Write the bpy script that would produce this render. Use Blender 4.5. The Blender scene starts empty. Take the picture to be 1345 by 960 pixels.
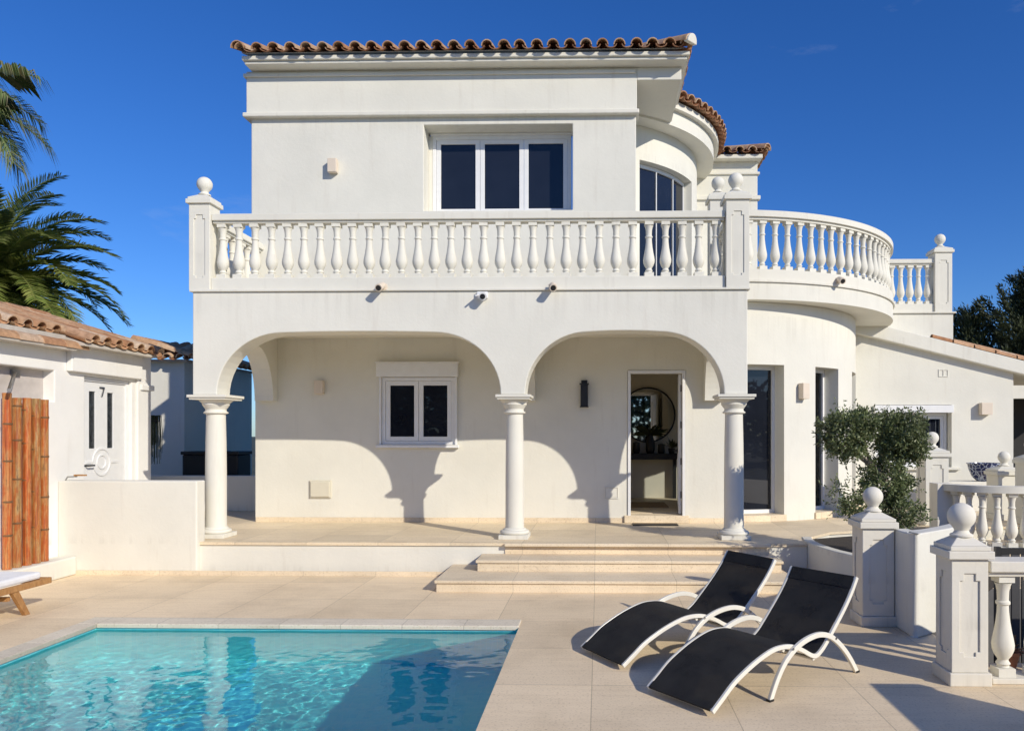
import bpy, bmesh, math, random
from mathutils import Vector, Matrix, noise
random.seed(7)
D = bpy.data
scene = bpy.context.scene
COL = scene.collection
R = math.radians
PI = math.pi
sin, cos = math.sin, math.cos

# ------------------------------------------------------------------ camera numbers (measured)
YAW, PPX, HOR, FPX, EYE = 0.023, 764.0, 571.0, 1000.0, 1.7
def wx(px, Y):
    t = (px - PPX) / FPX
    return Y * (t * cos(YAW) - sin(YAW)) / (cos(YAW) + t * sin(YAW))
def wz(py, X, Y):
    return EYE + (HOR - py) * (Y * cos(YAW) - X * sin(YAW)) / FPX

# ------------------------------------------------------------------ materials
def new_mat(name):
    m = D.materials.new(name); m.use_nodes = True
    nt = m.node_tree; b = nt.nodes['Principled BSDF']
    return m, nt, b
def N(nt, t, **kw):
    n = nt.nodes.new(t)
    for k, v in kw.items():
        if k in n.inputs: n.inputs[k].default_value = v
        else: setattr(n, k, v)
    return n
def L(nt, a, b): nt.links.new(a, b)
def ramp(nt, fac, stops):
    r = N(nt, 'ShaderNodeValToRGB'); e = r.color_ramp.elements
    e[0].position, e[0].color = stops[0][0], (*stops[0][1], 1)
    e[1].position, e[1].color = stops[-1][0], (*stops[-1][1], 1)
    for p, c in stops[1:-1]:
        q = e.new(p); q.color = (*c, 1)
    L(nt, fac, r.inputs['Fac']); return r.outputs['Color']
def pos(nt, scale=(1, 1, 1)):
    g = N(nt, 'ShaderNodeNewGeometry'); mp = N(nt, 'ShaderNodeMapping')
    mp.inputs['Scale'].default_value = scale
    L(nt, g.outputs['Position'], mp.inputs['Vector']); return mp.outputs['Vector']
def mixc(nt, fac, a, b, mode='MIX'):
    m = N(nt, 'ShaderNodeMix'); m.data_type = 'RGBA'; m.blend_type = mode
    if hasattr(fac, 'links'): L(nt, fac, m.inputs[0])
    else: m.inputs[0].default_value = fac
    for i, v in ((6, a), (7, b)):
        if hasattr(v, 'links'): L(nt, v, m.inputs[i])
        else: m.inputs[i].default_value = (*v, 1)
    return m.outputs[2]
def noise_t(nt, vec, scale, detail=4, rough=.55):
    n = N(nt, 'ShaderNodeTexNoise'); n.inputs['Scale'].default_value = scale
    n.inputs['Detail'].default_value = detail; n.inputs['Roughness'].default_value = rough
    L(nt, vec, n.inputs['Vector']); return n.outputs['Fac']
def bump(nt, b, h, strength, dist):
    bp = N(nt, 'ShaderNodeBump'); bp.inputs['Strength'].default_value = strength
    bp.inputs['Distance'].default_value = dist
    L(nt, h, bp.inputs['Height']); L(nt, bp.outputs['Normal'], b.inputs['Normal'])

def stucco(name, col, stain=(.55, .50, .42), amt=.35, bs=.35, dist=.006):
    m, nt, b = new_mat(name)
    p = pos(nt)
    big = noise_t(nt, p, 1.1, 5, .6)
    c1 = ramp(nt, big, [(.35, tuple(x * .93 for x in col)), (.62, col)])
    streak = noise_t(nt, pos(nt, (5, 5, .55)), 1.6, 6, .62)
    f = ramp(nt, streak, [(.58, (0, 0, 0)), (.80, (amt, amt, amt))])
    c2 = mixc(nt, f, c1, stain)
    blot = noise_t(nt, p, 7, 6, .7)
    f2 = ramp(nt, blot, [(.63, (0, 0, 0)), (.82, (amt * .6,) * 3)])
    c3 = mixc(nt, f2, c2, stain)
    g = N(nt, 'ShaderNodeNewGeometry'); sx = N(nt, 'ShaderNodeSeparateXYZ'); L(nt, g.outputs['Position'], sx.inputs[0])
    drip = noise_t(nt, pos(nt, (9, 9, .25)), 1.5, 5, .6)
    for (za, zb, zc, k) in ((2.95, 3.46, 3.49, .24), (5.9, 6.33, 6.36, .22), (-.05, .0, .16, .4), (.36, .39, .52, .35), (3.55, 3.95, 3.99, .2)):
        def mr(a, b2):
            m_ = N(nt, 'ShaderNodeMapRange'); m_.interpolation_type = 'SMOOTHSTEP'
            m_.inputs['From Min'].default_value = a; m_.inputs['From Max'].default_value = b2
            L(nt, sx.outputs['Z'], m_.inputs['Value']); return m_.outputs[0]
        up, dn = mr(za, zb), mr(zc + .01, zc) if zc > zb + .1 else mr(zc + .01, zc)
        if zb < zc - .1: dn = mr(zc, zb)
        p1 = N(nt, 'ShaderNodeMath'); p1.operation = 'MULTIPLY'; L(nt, up, p1.inputs[0]); L(nt, dn, p1.inputs[1])
        p2 = N(nt, 'ShaderNodeMath'); p2.operation = 'MULTIPLY'; L(nt, p1.outputs[0], p2.inputs[0])
        L(nt, ramp(nt, drip, [(.48, (0, 0, 0)), (.74, (k, k, k))]), p2.inputs[1])
        c3 = mixc(nt, p2.outputs[0], c3, (.40, .37, .31))
    L(nt, c3, b.inputs['Base Color'])
    b.inputs['Roughness'].default_value = .88
    b.inputs['Specular IOR Level'].default_value = .25
    n1 = noise_t(nt, p, 26, 6, .6); n2 = noise_t(nt, p, 4, 2)
    ad = N(nt, 'ShaderNodeMath'); ad.operation = 'ADD'; L(nt, n1, ad.inputs[0]); L(nt, n2, ad.inputs[1])
    bump(nt, b, ad.outputs[0], bs, dist)
    return m

def plain(name, col, rough=.5, metal=0, spec=.5, var=.06, vs=9, bumpd=0):
    m, nt, b = new_mat(name)
    n = noise_t(nt, pos(nt), vs, 5)
    L(nt, ramp(nt, n, [(.3, tuple(max(0, x * (1 - var * 2)) for x in col)), (.7, tuple(min(1, x * (1 + var)) for x in col))]), b.inputs['Base Color'])
    b.inputs['Roughness'].default_value = rough; b.inputs['Metallic'].default_value = metal
    b.inputs['Specular IOR Level'].default_value = spec
    if bumpd: bump(nt, b, noise_t(nt, pos(nt), vs * 6, 4), .4, bumpd)
    return m

def stone(name, col, tw=.88, th=.88, off=(0, 0), joint=.0035):
    m, nt, b = new_mat(name)
    g = N(nt, 'ShaderNodeNewGeometry'); mp = N(nt, 'ShaderNodeMapping')
    mp.inputs['Location'].default_value = (off[0], off[1], 0)
    L(nt, g.outputs['Position'], mp.inputs['Vector'])
    br = N(nt, 'ShaderNodeTexBrick'); br.offset = 0; br.squash = 1
    br.inputs['Scale'].default_value = 1; br.inputs['Brick Width'].default_value = tw
    br.inputs['Row Height'].default_value = th; br.inputs['Mortar Size'].default_value = joint
    br.inputs['Mortar Smooth'].default_value = .2
    br.inputs['Color1'].default_value = (*[x * .88 for x in col], 1)
    br.inputs['Color2'].default_value = (*[min(1, x * 1.05) for x in col], 1)
    br.inputs['Mortar'].default_value = (*[x * .66 for x in col], 1)
    L(nt, mp.outputs['Vector'], br.inputs['Vector'])
    st = noise_t(nt, pos(nt, (.8, 9, 9)), 2.2, 7, .65)
    cs = ramp(nt, st, [(.3, (.93, .91, .88)), (.5, (1, 1, 1)), (.72, (1.03, 1.025, 1.01))])
    c = mixc(nt, 1.0, br.outputs['Color'], cs, 'MULTIPLY')
    bl = noise_t(nt, pos(nt), 1.3, 6, .65)
    c = mixc(nt, 1.0, c, ramp(nt, bl, [(.32, (.88, .86, .83)), (.55, (1.03, 1.02, 1.0))]), 'MULTIPLY')
    sp = noise_t(nt, pos(nt), 60, 3, .7)
    c = mixc(nt, 1.0, c, ramp(nt, sp, [(.32, (.74, .71, .67)), (.46, (1, 1, 1))]), 'MULTIPLY')
    L(nt, c, b.inputs['Base Color'])
    b.inputs['Roughness'].default_value = .62; b.inputs['Specular IOR Level'].default_value = .3
    inv = N(nt, 'ShaderNodeMath'); inv.operation = 'MULTIPLY_ADD'
    L(nt, br.outputs['Fac'], inv.inputs[0]); inv.inputs[1].default_value = -1.5
    L(nt, st, inv.inputs[2])
    bump(nt, b, inv.outputs[0], .35, .004)
    return m

def tile_mat(name, cols):
    m, nt, b = new_mat(name)
    g = N(nt, 'ShaderNodeNewGeometry')
    c = ramp(nt, g.outputs['Random Per Island'], [(i / (len(cols) - 1), q) for i, q in enumerate(cols)])
    n = noise_t(nt, pos(nt), 14, 6, .7)
    c = mixc(nt, 1.0, c, ramp(nt, n, [(.3, (.62, .58, .55)), (.6, (1.05, 1.03, 1.0))]), 'MULTIPLY')
    li = noise_t(nt, pos(nt), 30, 5, .75)
    c = mixc(nt, ramp(nt, li, [(.60, (0, 0, 0)), (.72, (.55, .55, .55))]), c, (.42, .38, .30))
    L(nt, c, b.inputs['Base Color']); b.inputs['Roughness'].default_value = .85
    b.inputs['Specular IOR Level'].default_value = .25
    bump(nt, b, n, .4, .006)
    return m

def leaf_mat(name, cols, trans=.25, rough=.5):
    m, nt, b = new_mat(name)
    g = N(nt, 'ShaderNodeNewGeometry')
    c = ramp(nt, g.outputs['Random Per Island'], [(i / (len(cols) - 1), q) for i, q in enumerate(cols)])
    n = noise_t(nt, pos(nt), 3, 3)
    c = mixc(nt, 1.0, c, ramp(nt, n, [(.35, (.75, .75, .7)), (.65, (1.15, 1.15, 1.0))]), 'MULTIPLY')
    L(nt, c, b.inputs['Base Color']); b.inputs['Roughness'].default_value = rough
    b.inputs['Specular IOR Level'].default_value = .4
    tr = N(nt, 'ShaderNodeBsdfTranslucent'); L(nt, c, tr.inputs['Color'])
    mx = N(nt, 'ShaderNodeMixShader'); mx.inputs[0].default_value = trans
    L(nt, b.outputs[0], mx.inputs[1]); L(nt, tr.outputs[0], mx.inputs[2])
    L(nt, mx.outputs[0], nt.nodes['Material Output'].inputs['Surface'])
    return m

def bark_mat(name, c1, c2):
    m, nt, b = new_mat(name)
    n = noise_t(nt, pos(nt, (1, 1, .35)), 28, 6, .7)
    L(nt, ramp(nt, n, [(.3, c1), (.7, c2)]), b.inputs['Base Color']); b.inputs['Roughness'].default_value = .9
    bump(nt, b, n, .7, .012); return m

def glass_mat(name, col=(.010, .012, .018), rough=.015):
    m, nt, b = new_mat(name)
    n = noise_t(nt, pos(nt), 1.5, 2)
    L(nt, ramp(nt, n, [(.3, col), (.7, tuple(x * 1.5 for x in col))]), b.inputs['Base Color'])
    b.inputs['Roughness'].default_value = rough; b.inputs['IOR'].default_value = 1.5
    bump(nt, b, noise_t(nt, pos(nt), 1.1, 1), .03, .02)
    return m

M = {}
M['white'] = stucco('white_stucco', (.755, .735, .65))
M['sunlit'] = stucco('sunlit_white_stucco', (.86, .845, .80), amt=.2)  # whiter base colour stands in for the brighter light on the outbuilding
M['trim'] = stucco('white_cast_stone', (.755, .73, .64), stain=(.48, .44, .36), amt=.42, bs=.2, dist=.003)
M['cast'] = stucco('aged_cast_stone', (.76, .72, .62), stain=(.40, .37, .32), amt=.5, bs=.35, dist=.004)
M['inner'] = plain('interior_plaster', (.72, .66, .55), .9, var=.03, vs=2)
M['pvc'] = plain('white_window_plastic', (.80, .80, .79), .35, var=.02)
M['glass'] = glass_mat('dark_window_glass')
M['floor'] = stone('travertine_floor', (.83, .68, .475), off=(.05, .10))
M['porchfloor'] = stone('travertine_porch_floor', (.80, .675, .485), tw=.88, th=.60, off=(.05, .3))
M['riser'] = stone('travertine_step', (.80, .685, .51), tw=.88, th=5, off=(.05, 2), joint=.003)
M['coping'] = stone('pale_coping_stone', (.76, .69, .56), tw=.55, th=.88, off=(.1, .1))
M['tile'] = tile_mat('clay_roof_tile', [(.30, .13, .065), (.36, .17, .09), (.33, .19, .12), (.40, .24, .14), (.26, .11, .06)])
M['tilepale'] = tile_mat('sunbleached_roof_tile', [(.56, .31, .17), (.64, .42, .25), (.60, .37, .22), (.50, .27, .14), (.68, .50, .33)])
M['cover'] = tile_mat('weathered_cover_tile', [(.44, .23, .12), (.56, .35, .21), (.50, .30, .17), (.60, .43, .28), (.40, .20, .10), (.62, .48, .35)])
M['mortar'] = plain('roof_mortar', (.55, .50, .43), .9)
M['frame'] = plain('white_lacquered_tube', (.78, .75, .66), .3, var=.02)
M['black'] = plain('black_metal', (.012, .012, .013), .45)
M['dark'] = plain('carport_shade', (.02, .02, .021), .8)
M['lamp'] = plain('peach_lamp_body', (.72, .62, .50), .6, var=.02)
M['beige'] = plain('beige_plastic', (.66, .62, .50), .5, var=.02)
M['steel'] = plain('brushed_steel', (.45, .45, .45), .3, 1)
M['teak'] = bark_mat('teak_wood', (.30, .14, .045), (.50, .27, .10))
M['cushion'] = plain('white_cushion', (.80, .80, .80), .9, var=.03, bumpd=.002)
M['soil'] = plain('dark_soil', (.05, .04, .03), .95, var=.2, vs=30, bumpd=.02)
M['terracotta'] = plain('terracotta', (.40, .17, .10), .8, var=.1)
M['orange'] = leaf_mat('palm_frond', [(.16, .23, .055), (.26, .32, .08), (.36, .38, .13), (.20, .27, .08)], .38, .36)
M['washi'] = leaf_mat('fan_palm_leaf', [(.12, .18, .06), (.18, .25, .09), (.24, .27, .13), (.34, .30, .18)], .25, .45)
M['olive'] = leaf_mat('olive_leaf', [(.085, .115, .05), (.15, .19, .085), (.215, .25, .12), (.29, .32, .19)], .25, .42)
M['cypress'] = leaf_mat('cypress_needles', [(.028, .040, .018), (.045, .060, .025), (.070, .082, .034)], .1, .6)
M['bark'] = bark_mat('grey_bark', (.10, .085, .07), (.26, .22, .18))
M['garden'] = plain('garden_ground', (.045, .055, .03), .95, var=.3, vs=.5)

def clear_mat():
    m, nt, b = new_mat('clear_window_glass')
    b.inputs['Base Color'].default_value = (.02, .02, .02, 1); b.inputs['Roughness'].default_value = .01
    tr = N(nt, 'ShaderNodeBsdfTransparent'); tr.inputs['Color'].default_value = (.82, .86, .86, 1)
    gl = N(nt, 'ShaderNodeBsdfGlossy'); gl.inputs['Roughness'].default_value = .01
    fr = N(nt, 'ShaderNodeFresnel'); fr.inputs['IOR'].default_value = 1.6
    mx = N(nt, 'ShaderNodeMixShader'); L(nt, fr.outputs[0], mx.inputs[0]); L(nt, tr.outputs[0], mx.inputs[1]); L(nt, gl.outputs[0], mx.inputs[2])
    L(nt, mx.outputs[0], nt.nodes['Material Output'].inputs['Surface']); return m
M['clear'] = clear_mat()
def bamboo_mat():
    m, nt, b = new_mat('varnished_bamboo')
    g = N(nt, 'ShaderNodeNewGeometry')
    p = pos(nt, (6, 6, 1.2))
    n = noise_t(nt, p, 3.0, 7, .7)
    c = ramp(nt, n, [(.30, (.42, .075, .02)), (.46, (.50, .14, .03)), (.58, (.55, .28, .10)), (.72, (.17, .07, .025))])
    gr = noise_t(nt, pos(nt, (70, 70, 1.0)), 2.0, 5, .7)
    c = mixc(nt, 1.0, c, ramp(nt, gr, [(.32, (.35, .30, .28)), (.55, (1, 1, 1)), (.75, (1.25, 1.2, 1.1))]), 'MULTIPLY')
    oi = N(nt, 'ShaderNodeObjectInfo')
    c = mixc(nt, 1.0, c, ramp(nt, oi.outputs['Random'], [(0, (1.0, .85, .7)), (.4, (.85, .95, 1.0)), (.7, (.75, 1.1, 1.3)), (1, (1.1, .8, .6))]), 'MULTIPLY')
    L(nt, c, b.inputs['Base Color']); b.inputs['Roughness'].default_value = .38
    return m
M['bamboo'] = bamboo_mat()
M['node'] = plain('bamboo_node', (.16, .08, .03), .7)

def sling_mat():
    m, nt, b = new_mat('black_sling_mesh')
    w = N(nt, 'ShaderNodeTexCoord'); 
    wv = N(nt, 'ShaderNodeTexChecker'); wv.inputs['Scale'].default_value = 330
    L(nt, w.outputs['Object'], wv.inputs['Vector'])
    n = noise_t(nt, w.outputs['Object'], 5, 5)
    c = mixc(nt, 1.0, ramp(nt, n, [(.3, (.015, .015, .016)), (.7, (.034, .033, .031))]), (1, 1, 1), 'MULTIPLY')
    L(nt, c, b.inputs['Base Color']); b.inputs['Roughness'].default_value = .75
    b.inputs['Specular IOR Level'].default_value = .25
    bump(nt, b, wv.outputs['Fac'], .3, .001)
    tr = N(nt, 'ShaderNodeBsdfTransparent'); mx = N(nt, 'ShaderNodeMixShader'); mx.inputs[0].default_value = .10
    L(nt, b.outputs[0], mx.inputs[1]); L(nt, tr.outputs[0], mx.inputs[2]); L(nt, mx.outputs[0], nt.nodes['Material Output'].inputs['Surface'])
    return m
M['sling'] = sling_mat()

def basin_mat():
    m, nt, b = new_mat('turquoise_pool_mosaic')
    br = N(nt, 'ShaderNodeTexBrick'); br.offset = 0
    br.inputs['Scale'].default_value = 1; br.inputs['Brick Width'].default_value = .05
    br.inputs['Row Height'].default_value = .05; br.inputs['Mortar Size'].default_value = .002
    br.inputs['Color1'].default_value = (.36, .95, .95, 1); br.inputs['Color2'].default_value = (.28, .90, .94, 1)
    br.inputs['Mortar'].default_value = (.42, .94, .95, 1)
    L(nt, pos(nt), br.inputs['Vector']); L(nt, br.outputs['Color'], b.inputs['Base Color'])
    b.inputs['Roughness'].default_value = .5
    return m
M['basin'] = basin_mat()
def water_mat():
    m, nt, b = new_mat('pool_water')
    b.inputs['Base Color'].default_value = (.46, .99, 1, 1); b.inputs['Roughness'].default_value = 0
    b.inputs['IOR'].default_value = 1.333; b.inputs['Transmission Weight'].default_value = 1
    return m
M['water'] = water_mat()
def pot_mat():
    m, nt, b = new_mat('blue_glazed_ceramic')
    v = N(nt, 'ShaderNodeTexVoronoi'); v.inputs['Scale'].default_value = 14; v.feature = 'DISTANCE_TO_EDGE'
    L(nt, pos(nt), v.inputs['Vector'])
    L(nt, ramp(nt, v.outputs['Distance'], [(.03, (.45, .50, .60)), (.09, (.012, .02, .09))]), b.inputs['Base Color'])
    b.inputs['Roughness'].default_value = .2; return m
M['pot'] = pot_mat()

# ------------------------------------------------------------------ mesh builder
class MB:
    def __init__(s): s.v, s.f, s.sm, s.m2 = [], [], [], set()
    def add(s, vs, fs, smooth=False):
        o = len(s.v); s.v += [tuple(p) for p in vs]
        for q in fs: s.f.append(tuple(i + o for i in q)); s.sm.append(smooth)
        return s
    def box(s, x0, x1, y0, y1, z0, z1):
        p = [(x, y, z) for z in (z0, z1) for y in (y0, y1) for x in (x0, x1)]
        return s.add(p, [(0, 2, 3, 1), (4, 5, 7, 6), (0, 1, 5, 4), (2, 6, 7, 3), (0, 4, 6, 2), (1, 3, 7, 5)])
    def prism(s, poly, f0, f1, smooth=False):
        n = len(poly)
        vs = [f0(*p) for p in poly] + [f1(*p) for p in poly]
        fs = [tuple(range(n)), tuple(range(2 * n - 1, n - 1, -1))]
        s.add(vs, fs)
        o = len(s.v) - 2 * n
        for i in range(n):
            j = (i + 1) % n
            s.f.append((o + i, o + j, o + n + j, o + n + i)); s.sm.append(smooth)
        return s
    def lathe(s, prof, c=(0, 0, 0), seg=16, smooth=True, square=False):
        vs, fs = [], []
        for r, z in prof:
            for k in range(seg):
                a = 2 * PI * (k + .5) / seg
                vs.append((c[0] + r * cos(a), c[1] + r * sin(a), c[2] + z))
        for i in range(len(prof) - 1):
            for k in range(seg):
                k2 = (k + 1) % seg
                fs.append((i * seg + k, i * seg + k2, (i + 1) * seg + k2, (i + 1) * seg + k))
        s.add(vs, fs, smooth)
        o = len(s.v) - len(vs)
        s.f.append(tuple(o + k for k in reversed(range(seg)))); s.sm.append(False)
        s.f.append(tuple(o + (len(prof) - 1) * seg + k for k in range(seg))); s.sm.append(False)
        return s
    def tube(s, path, rad, seg=8, caps=True):
        P = [Vector(p) for p in path]
        if not isinstance(rad, (list, tuple)): rad = [rad] * len(P)
        vs, fs = [], []
        up = Vector((0, 0, 1))
        for i, p in enumerate(P):
            t = (P[min(i + 1, len(P) - 1)] - P[max(i - 1, 0)]).normalized()
            a = t.cross(up)
            if a.length < .05: a = t.cross(Vector((1, 0, 0)))
            a.normalize(); b = a.cross(t)
            for k in range(seg):
                w = 2 * PI * k / seg
                vs.append(p + (a * cos(w) + b * sin(w)) * rad[i])
        for i in range(len(P) - 1):
            for k in range(seg):
                k2 = (k + 1) % seg
                fs.append((i * seg + k, i * seg + k2, (i + 1) * seg + k2, (i + 1) * seg + k))
        s.add(vs, fs, True)
        o = len(s.v) - len(vs)
        if caps:
            s.f.append(tuple(o + k for k in reversed(range(seg)))); s.sm.append(False)
            s.f.append(tuple(o + (len(P) - 1) * seg + k for k in range(seg))); s.sm.append(False)
        return s
    def grid(s, us, ws, holes, fn, d0, d1, smooth=False):
        """a slab in (u,w) with rectangular holes; fn(u,w,d) -> point"""
        us = sorted(set([round(u, 5) for u in us] + [round(h[i], 5) for h in holes for i in (0, 1) if us[0] < h[i] < us[-1]]))
        ws = sorted(set([round(w, 5) for w in ws] + [round(h[i], 5) for h in holes for i in (2, 3) if ws[0] < h[i] < ws[-1]]))
        nu, nw = len(us), len(ws)
        def solid(i, j):
            if i < 0 or j < 0 or i >= nu - 1 or j >= nw - 1: return False
            u, w = (us[i] + us[i + 1]) / 2, (ws[j] + ws[j + 1]) / 2
            return not any(h[0] < u < h[1] and h[2] < w < h[3] for h in holes)
        idx = {}
        vs = []
        def V(i, j, d):
            k = (i, j, d)
            if k not in idx: idx[k] = len(vs); vs.append(fn(us[i], ws[j], d1 if d else d0))
            return idx[k]
        fs, sm = [], []
        for i in range(nu - 1):
            for j in range(nw - 1):
                if not solid(i, j): continue
                fs.append((V(i, j, 0), V(i + 1, j, 0), V(i + 1, j + 1, 0), V(i, j + 1, 0))); sm.append(smooth)
                fs.append((V(i, j + 1, 1), V(i + 1, j + 1, 1), V(i + 1, j, 1), V(i, j, 1))); sm.append(smooth)
                for (di, dj, e) in ((-1, 0, ((0, 0), (0, 1))), (1, 0, ((1, 1), (1, 0))), (0, -1, ((1, 0), (0, 0))), (0, 1, ((0, 1), (1, 1)))):
                    if not solid(i + di, j + dj):
                        a, b = e
                        fs.append((V(i + a[0], j + a[1], 0), V(i + b[0], j + b[1], 0), V(i + b[0], j + b[1], 1), V(i + a[0], j + a[1], 1))); sm.append(False)
        o = len(s.v); s.v += vs
        for q, b in zip(fs, sm): s.f.append(tuple(i + o for i in q)); s.sm.append(b)
        return s
    def mesh(s, name, mat, recalc=True):
        me = D.meshes.new(name); me.from_pydata(s.v, [], s.f)
        for p, b in zip(me.polygons, s.sm): p.use_smooth = b
        me.materials.append(mat)
        if s.m2:
            me.materials.append(M['cover'])
            for k in s.m2: me.polygons[k].material_index = 1
        if recalc:
            bm = bmesh.new(); bm.from_mesh(me); bmesh.ops.recalc_face_normals(bm, faces=bm.faces); bm.to_mesh(me); bm.free()
        if any(s.sm): me.set_sharp_from_angle(angle=R(38))
        me.update(); return me

WL = {}
def link(name, me, parent=None, local=False, bevel=0, loc=None):
    o = D.objects.new(name, me); COL.objects.link(o)
    if parent is not None:
        o.parent = parent
        if not local: o.location = -WL.get(parent.name, Vector())
    if loc is not None: o.location = o.location + Vector(loc)
    WL[o.name] = Vector() if not loc else Vector(loc)
    if bevel:
        b = o.modifiers.new('bevel', 'BEVEL'); b.width = bevel; b.segments = 2; b.limit_method = 'ANGLE'; b.angle_limit = R(40)
    return o
def B(mb, name, mat, parent=None, local=False, bevel=0, recalc=True):
    return link(name, mb.mesh(name, M[mat] if isinstance(mat, str) else mat, recalc), parent, local, bevel)
def tag(o, label, cat, group=None):
    o['label'] = label; o['category'] = cat
    if group: o['group'] = group
    return o
def thing(name, label, cat, loc=(0, 0, 0), group=None, rz=0):
    o = D.objects.new(name, None); COL.objects.link(o); o.location = loc; o.rotation_euler = (0, 0, rz)
    o.empty_display_size = .2; WL[o.name] = Vector(loc); return tag(o, label, cat, group)
def struct(mb, name, mat, recalc=True, bevel=0):
    o = B(mb, name, mat, recalc=recalc, bevel=bevel); o['kind'] = 'structure'; return o
def dup(root, loc, rz=None, label=None):
    r = root.copy(); COL.objects.link(r); r.location = loc
    if rz is not None: r.rotation_euler = (0, 0, rz)
    if label: r['label'] = label
    for ch in [c for c in D.objects if c.parent == root]:
        c = ch.copy(); COL.objects.link(c); c.parent = r
        for g in [q for q in D.objects if q.parent == ch]:
            d = g.copy(); COL.objects.link(d); d.parent = c
    return r
XZ = lambda u, w, d: (u, d, w)       # wall facing -Y : u=x w=z d=y
YZ = lambda u, w, d: (d, u, w)       # wall facing +-X: u=y w=z d=x
XY = lambda u, w, d: (u, w, d)       # floor
def polar(cx, cy):
    return lambda u, w, d: (cx + d * sin(R(u)), cy - d * cos(R(u)), w)
def rng(a, b, n): return [a + (b - a) * i / n for i in range(n + 1)]

PF = .39          # porch floor height
# ------------------------------------------------------------------ ground, terrace, pool
PX0, PX1, PY0, PY1 = -4.52, -.71, 1.2, 6.74
gx, gy = [-400, -60, -14, 14, 60, 400], [-400, -60, -8, 24, 60, 700]
g = MB()
for i in range(5):
    for j in range(5):
        if i == 2 and j == 2: continue
        g.add([(gx[i], gy[j], -.02), (gx[i + 1], gy[j], -.02), (gx[i + 1], gy[j + 1], -.02), (gx[i], gy[j + 1], -.02)], [(0, 1, 2, 3)])
struct(g, 'garden_ground', 'garden', recalc=False)
SW = (2.85, 6.2, 5.75, 8.6)           # sunken stair well behind the rail
t = MB().grid([-14.02, 14.02], [-8.02, 24.02], [(PX0, PX1, PY0, PY1), SW], XY, 0, -.015)
struct(t, 'terrace_floor', 'floor')
# coping round the far and left edges of the pool
for cb in ((PX0 - .16, PX1 - .001, PY1 - .022, PY1 + .22), (PX0 - .16, PX0 + .022, PY0 + .002, PY1 - .024)):
    struct(MB().box(*cb, -.03, .012), 'pool_coping', 'coping', bevel=.008)
DEEP = -1.0
p = MB()
def pt(x, y, z): return (x, y, z)
T = .05
p.box(PX0 - T, PX1 + T, PY0 - T, PY1 + T, DEEP - .1, DEEP)
p.box(PX0 - T, PX0 - .001, PY0 - T, PY1 + T, DEEP, -.032)
p.box(PX1 + .001, PX1 + T, PY0 - T, PY1 + T, DEEP, -.016)
p.box(PX0 - .001, PX1 + .001, PY1 + .001, PY1 + T, DEEP, -.032)
p.box(PX0 - .001, PX1 + .001, PY0 - T, PY0 - .001, DEEP, -.016)
basin = struct(p, 'pool_basin', 'basin')
# rippled water
w = MB(); nx, ny = 260, 380; WZ = -.045
vs, fs = [], []
for j in range(ny + 1):
    for i in range(nx + 1):
        x = PX0 + (PX1 - PX0) * i / nx; y = PY0 + (PY1 - PY0) * j / ny
        h = .0030 * noise.noise(Vector((x * 4.2, y * 5.0, .3))) + .0017 * noise.noise(Vector((x * 10.5 + 4, y * 12.0, 2.1))) + .0006 * noise.noise(Vector((x * 21, y * 24, 5.0)))
        h *= .35 + .65 * min(1, max(0, (PY1 + .3 - y) / 3.2))
        vs.append((x, y, WZ + h))
for j in range(ny):
    for i in range(nx):
        a = j * (nx + 1) + i; fs.append((a, a + 1, a + nx + 2, a + nx + 1))
w.add(vs, fs, True)
water = struct(w, 'pool_water', 'water', recalc=False)

# ------------------------------------------------------------------ porch platform and steps
def slab_poly(poly, z0, z1, name, mat):
    return struct(MB().prism(poly, lambda x, y: (x, y, z0), lambda x, y: (x, y, z1)), name, mat)
FY = 9.22
plat = [(-5.06, FY), (2.50, FY), (2.62, 9.75), (3.1, 10.35), (4.6, 10.95), (8.6, 11.2), (13, 11.3), (13, 22), (-13, 22), (-13, 9.42), (-5.06, 9.42)]
slab_poly(plat, .001, PF - .036, 'porch_base', 'white')
def grow(poly, d):
    out = []; n = len(poly)
    for i in range(n):
        a, b, c2 = Vector(poly[i - 1]), Vector(poly[i]), Vector(poly[(i + 1) % n])
        e1, e2 = (b - a).normalized(), (c2 - b).normalized()
        n1, n2 = Vector((e1.y, -e1.x)), Vector((e2.y, -e2.x))
        m = (n1 + n2); m = m / max(.3, m.dot(n1)) if m.length > .01 else n1
        out.append(tuple(b + m * d))
    return out
slab_poly(grow(plat, .022), PF - .034, PF, 'porch_floor', 'porchfloor')
# two lower steps plus a stone faced upper riser
def step(x0, x1, y0, y1, z0, z1, name):
    s = MB().box(x0, x1, y0, y1, z0, z1 - .035)
    struct(s, name, 'riser')
    struct(MB().box(x0 - .02, x1 + .02, y0 - .022, y1, z1 - .033, z1), name, 'riser', bevel=.006)
step(-1.76, 2.12, 8.20, FY - .002, .001, .13, 'step')
step(-1.40, 2.08, 8.74, FY - .004, .131, .26, 'step')
struct(MB().box(-1.14, 2.05, FY - .016, FY - .001, .261, PF - .037), 'step_riser', 'riser')
struct(MB().box(-1.14, 2.05, FY - .085, FY - .02, PF - .033, PF + .003), 'step', 'riser', bevel=.006)
# skirting strip along the foot of the walls beside the pool terrace
struct(MB().box(-6.44, -1.8, 9.112, 9.13, 0, .055), 'skirting', 'riser')

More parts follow.
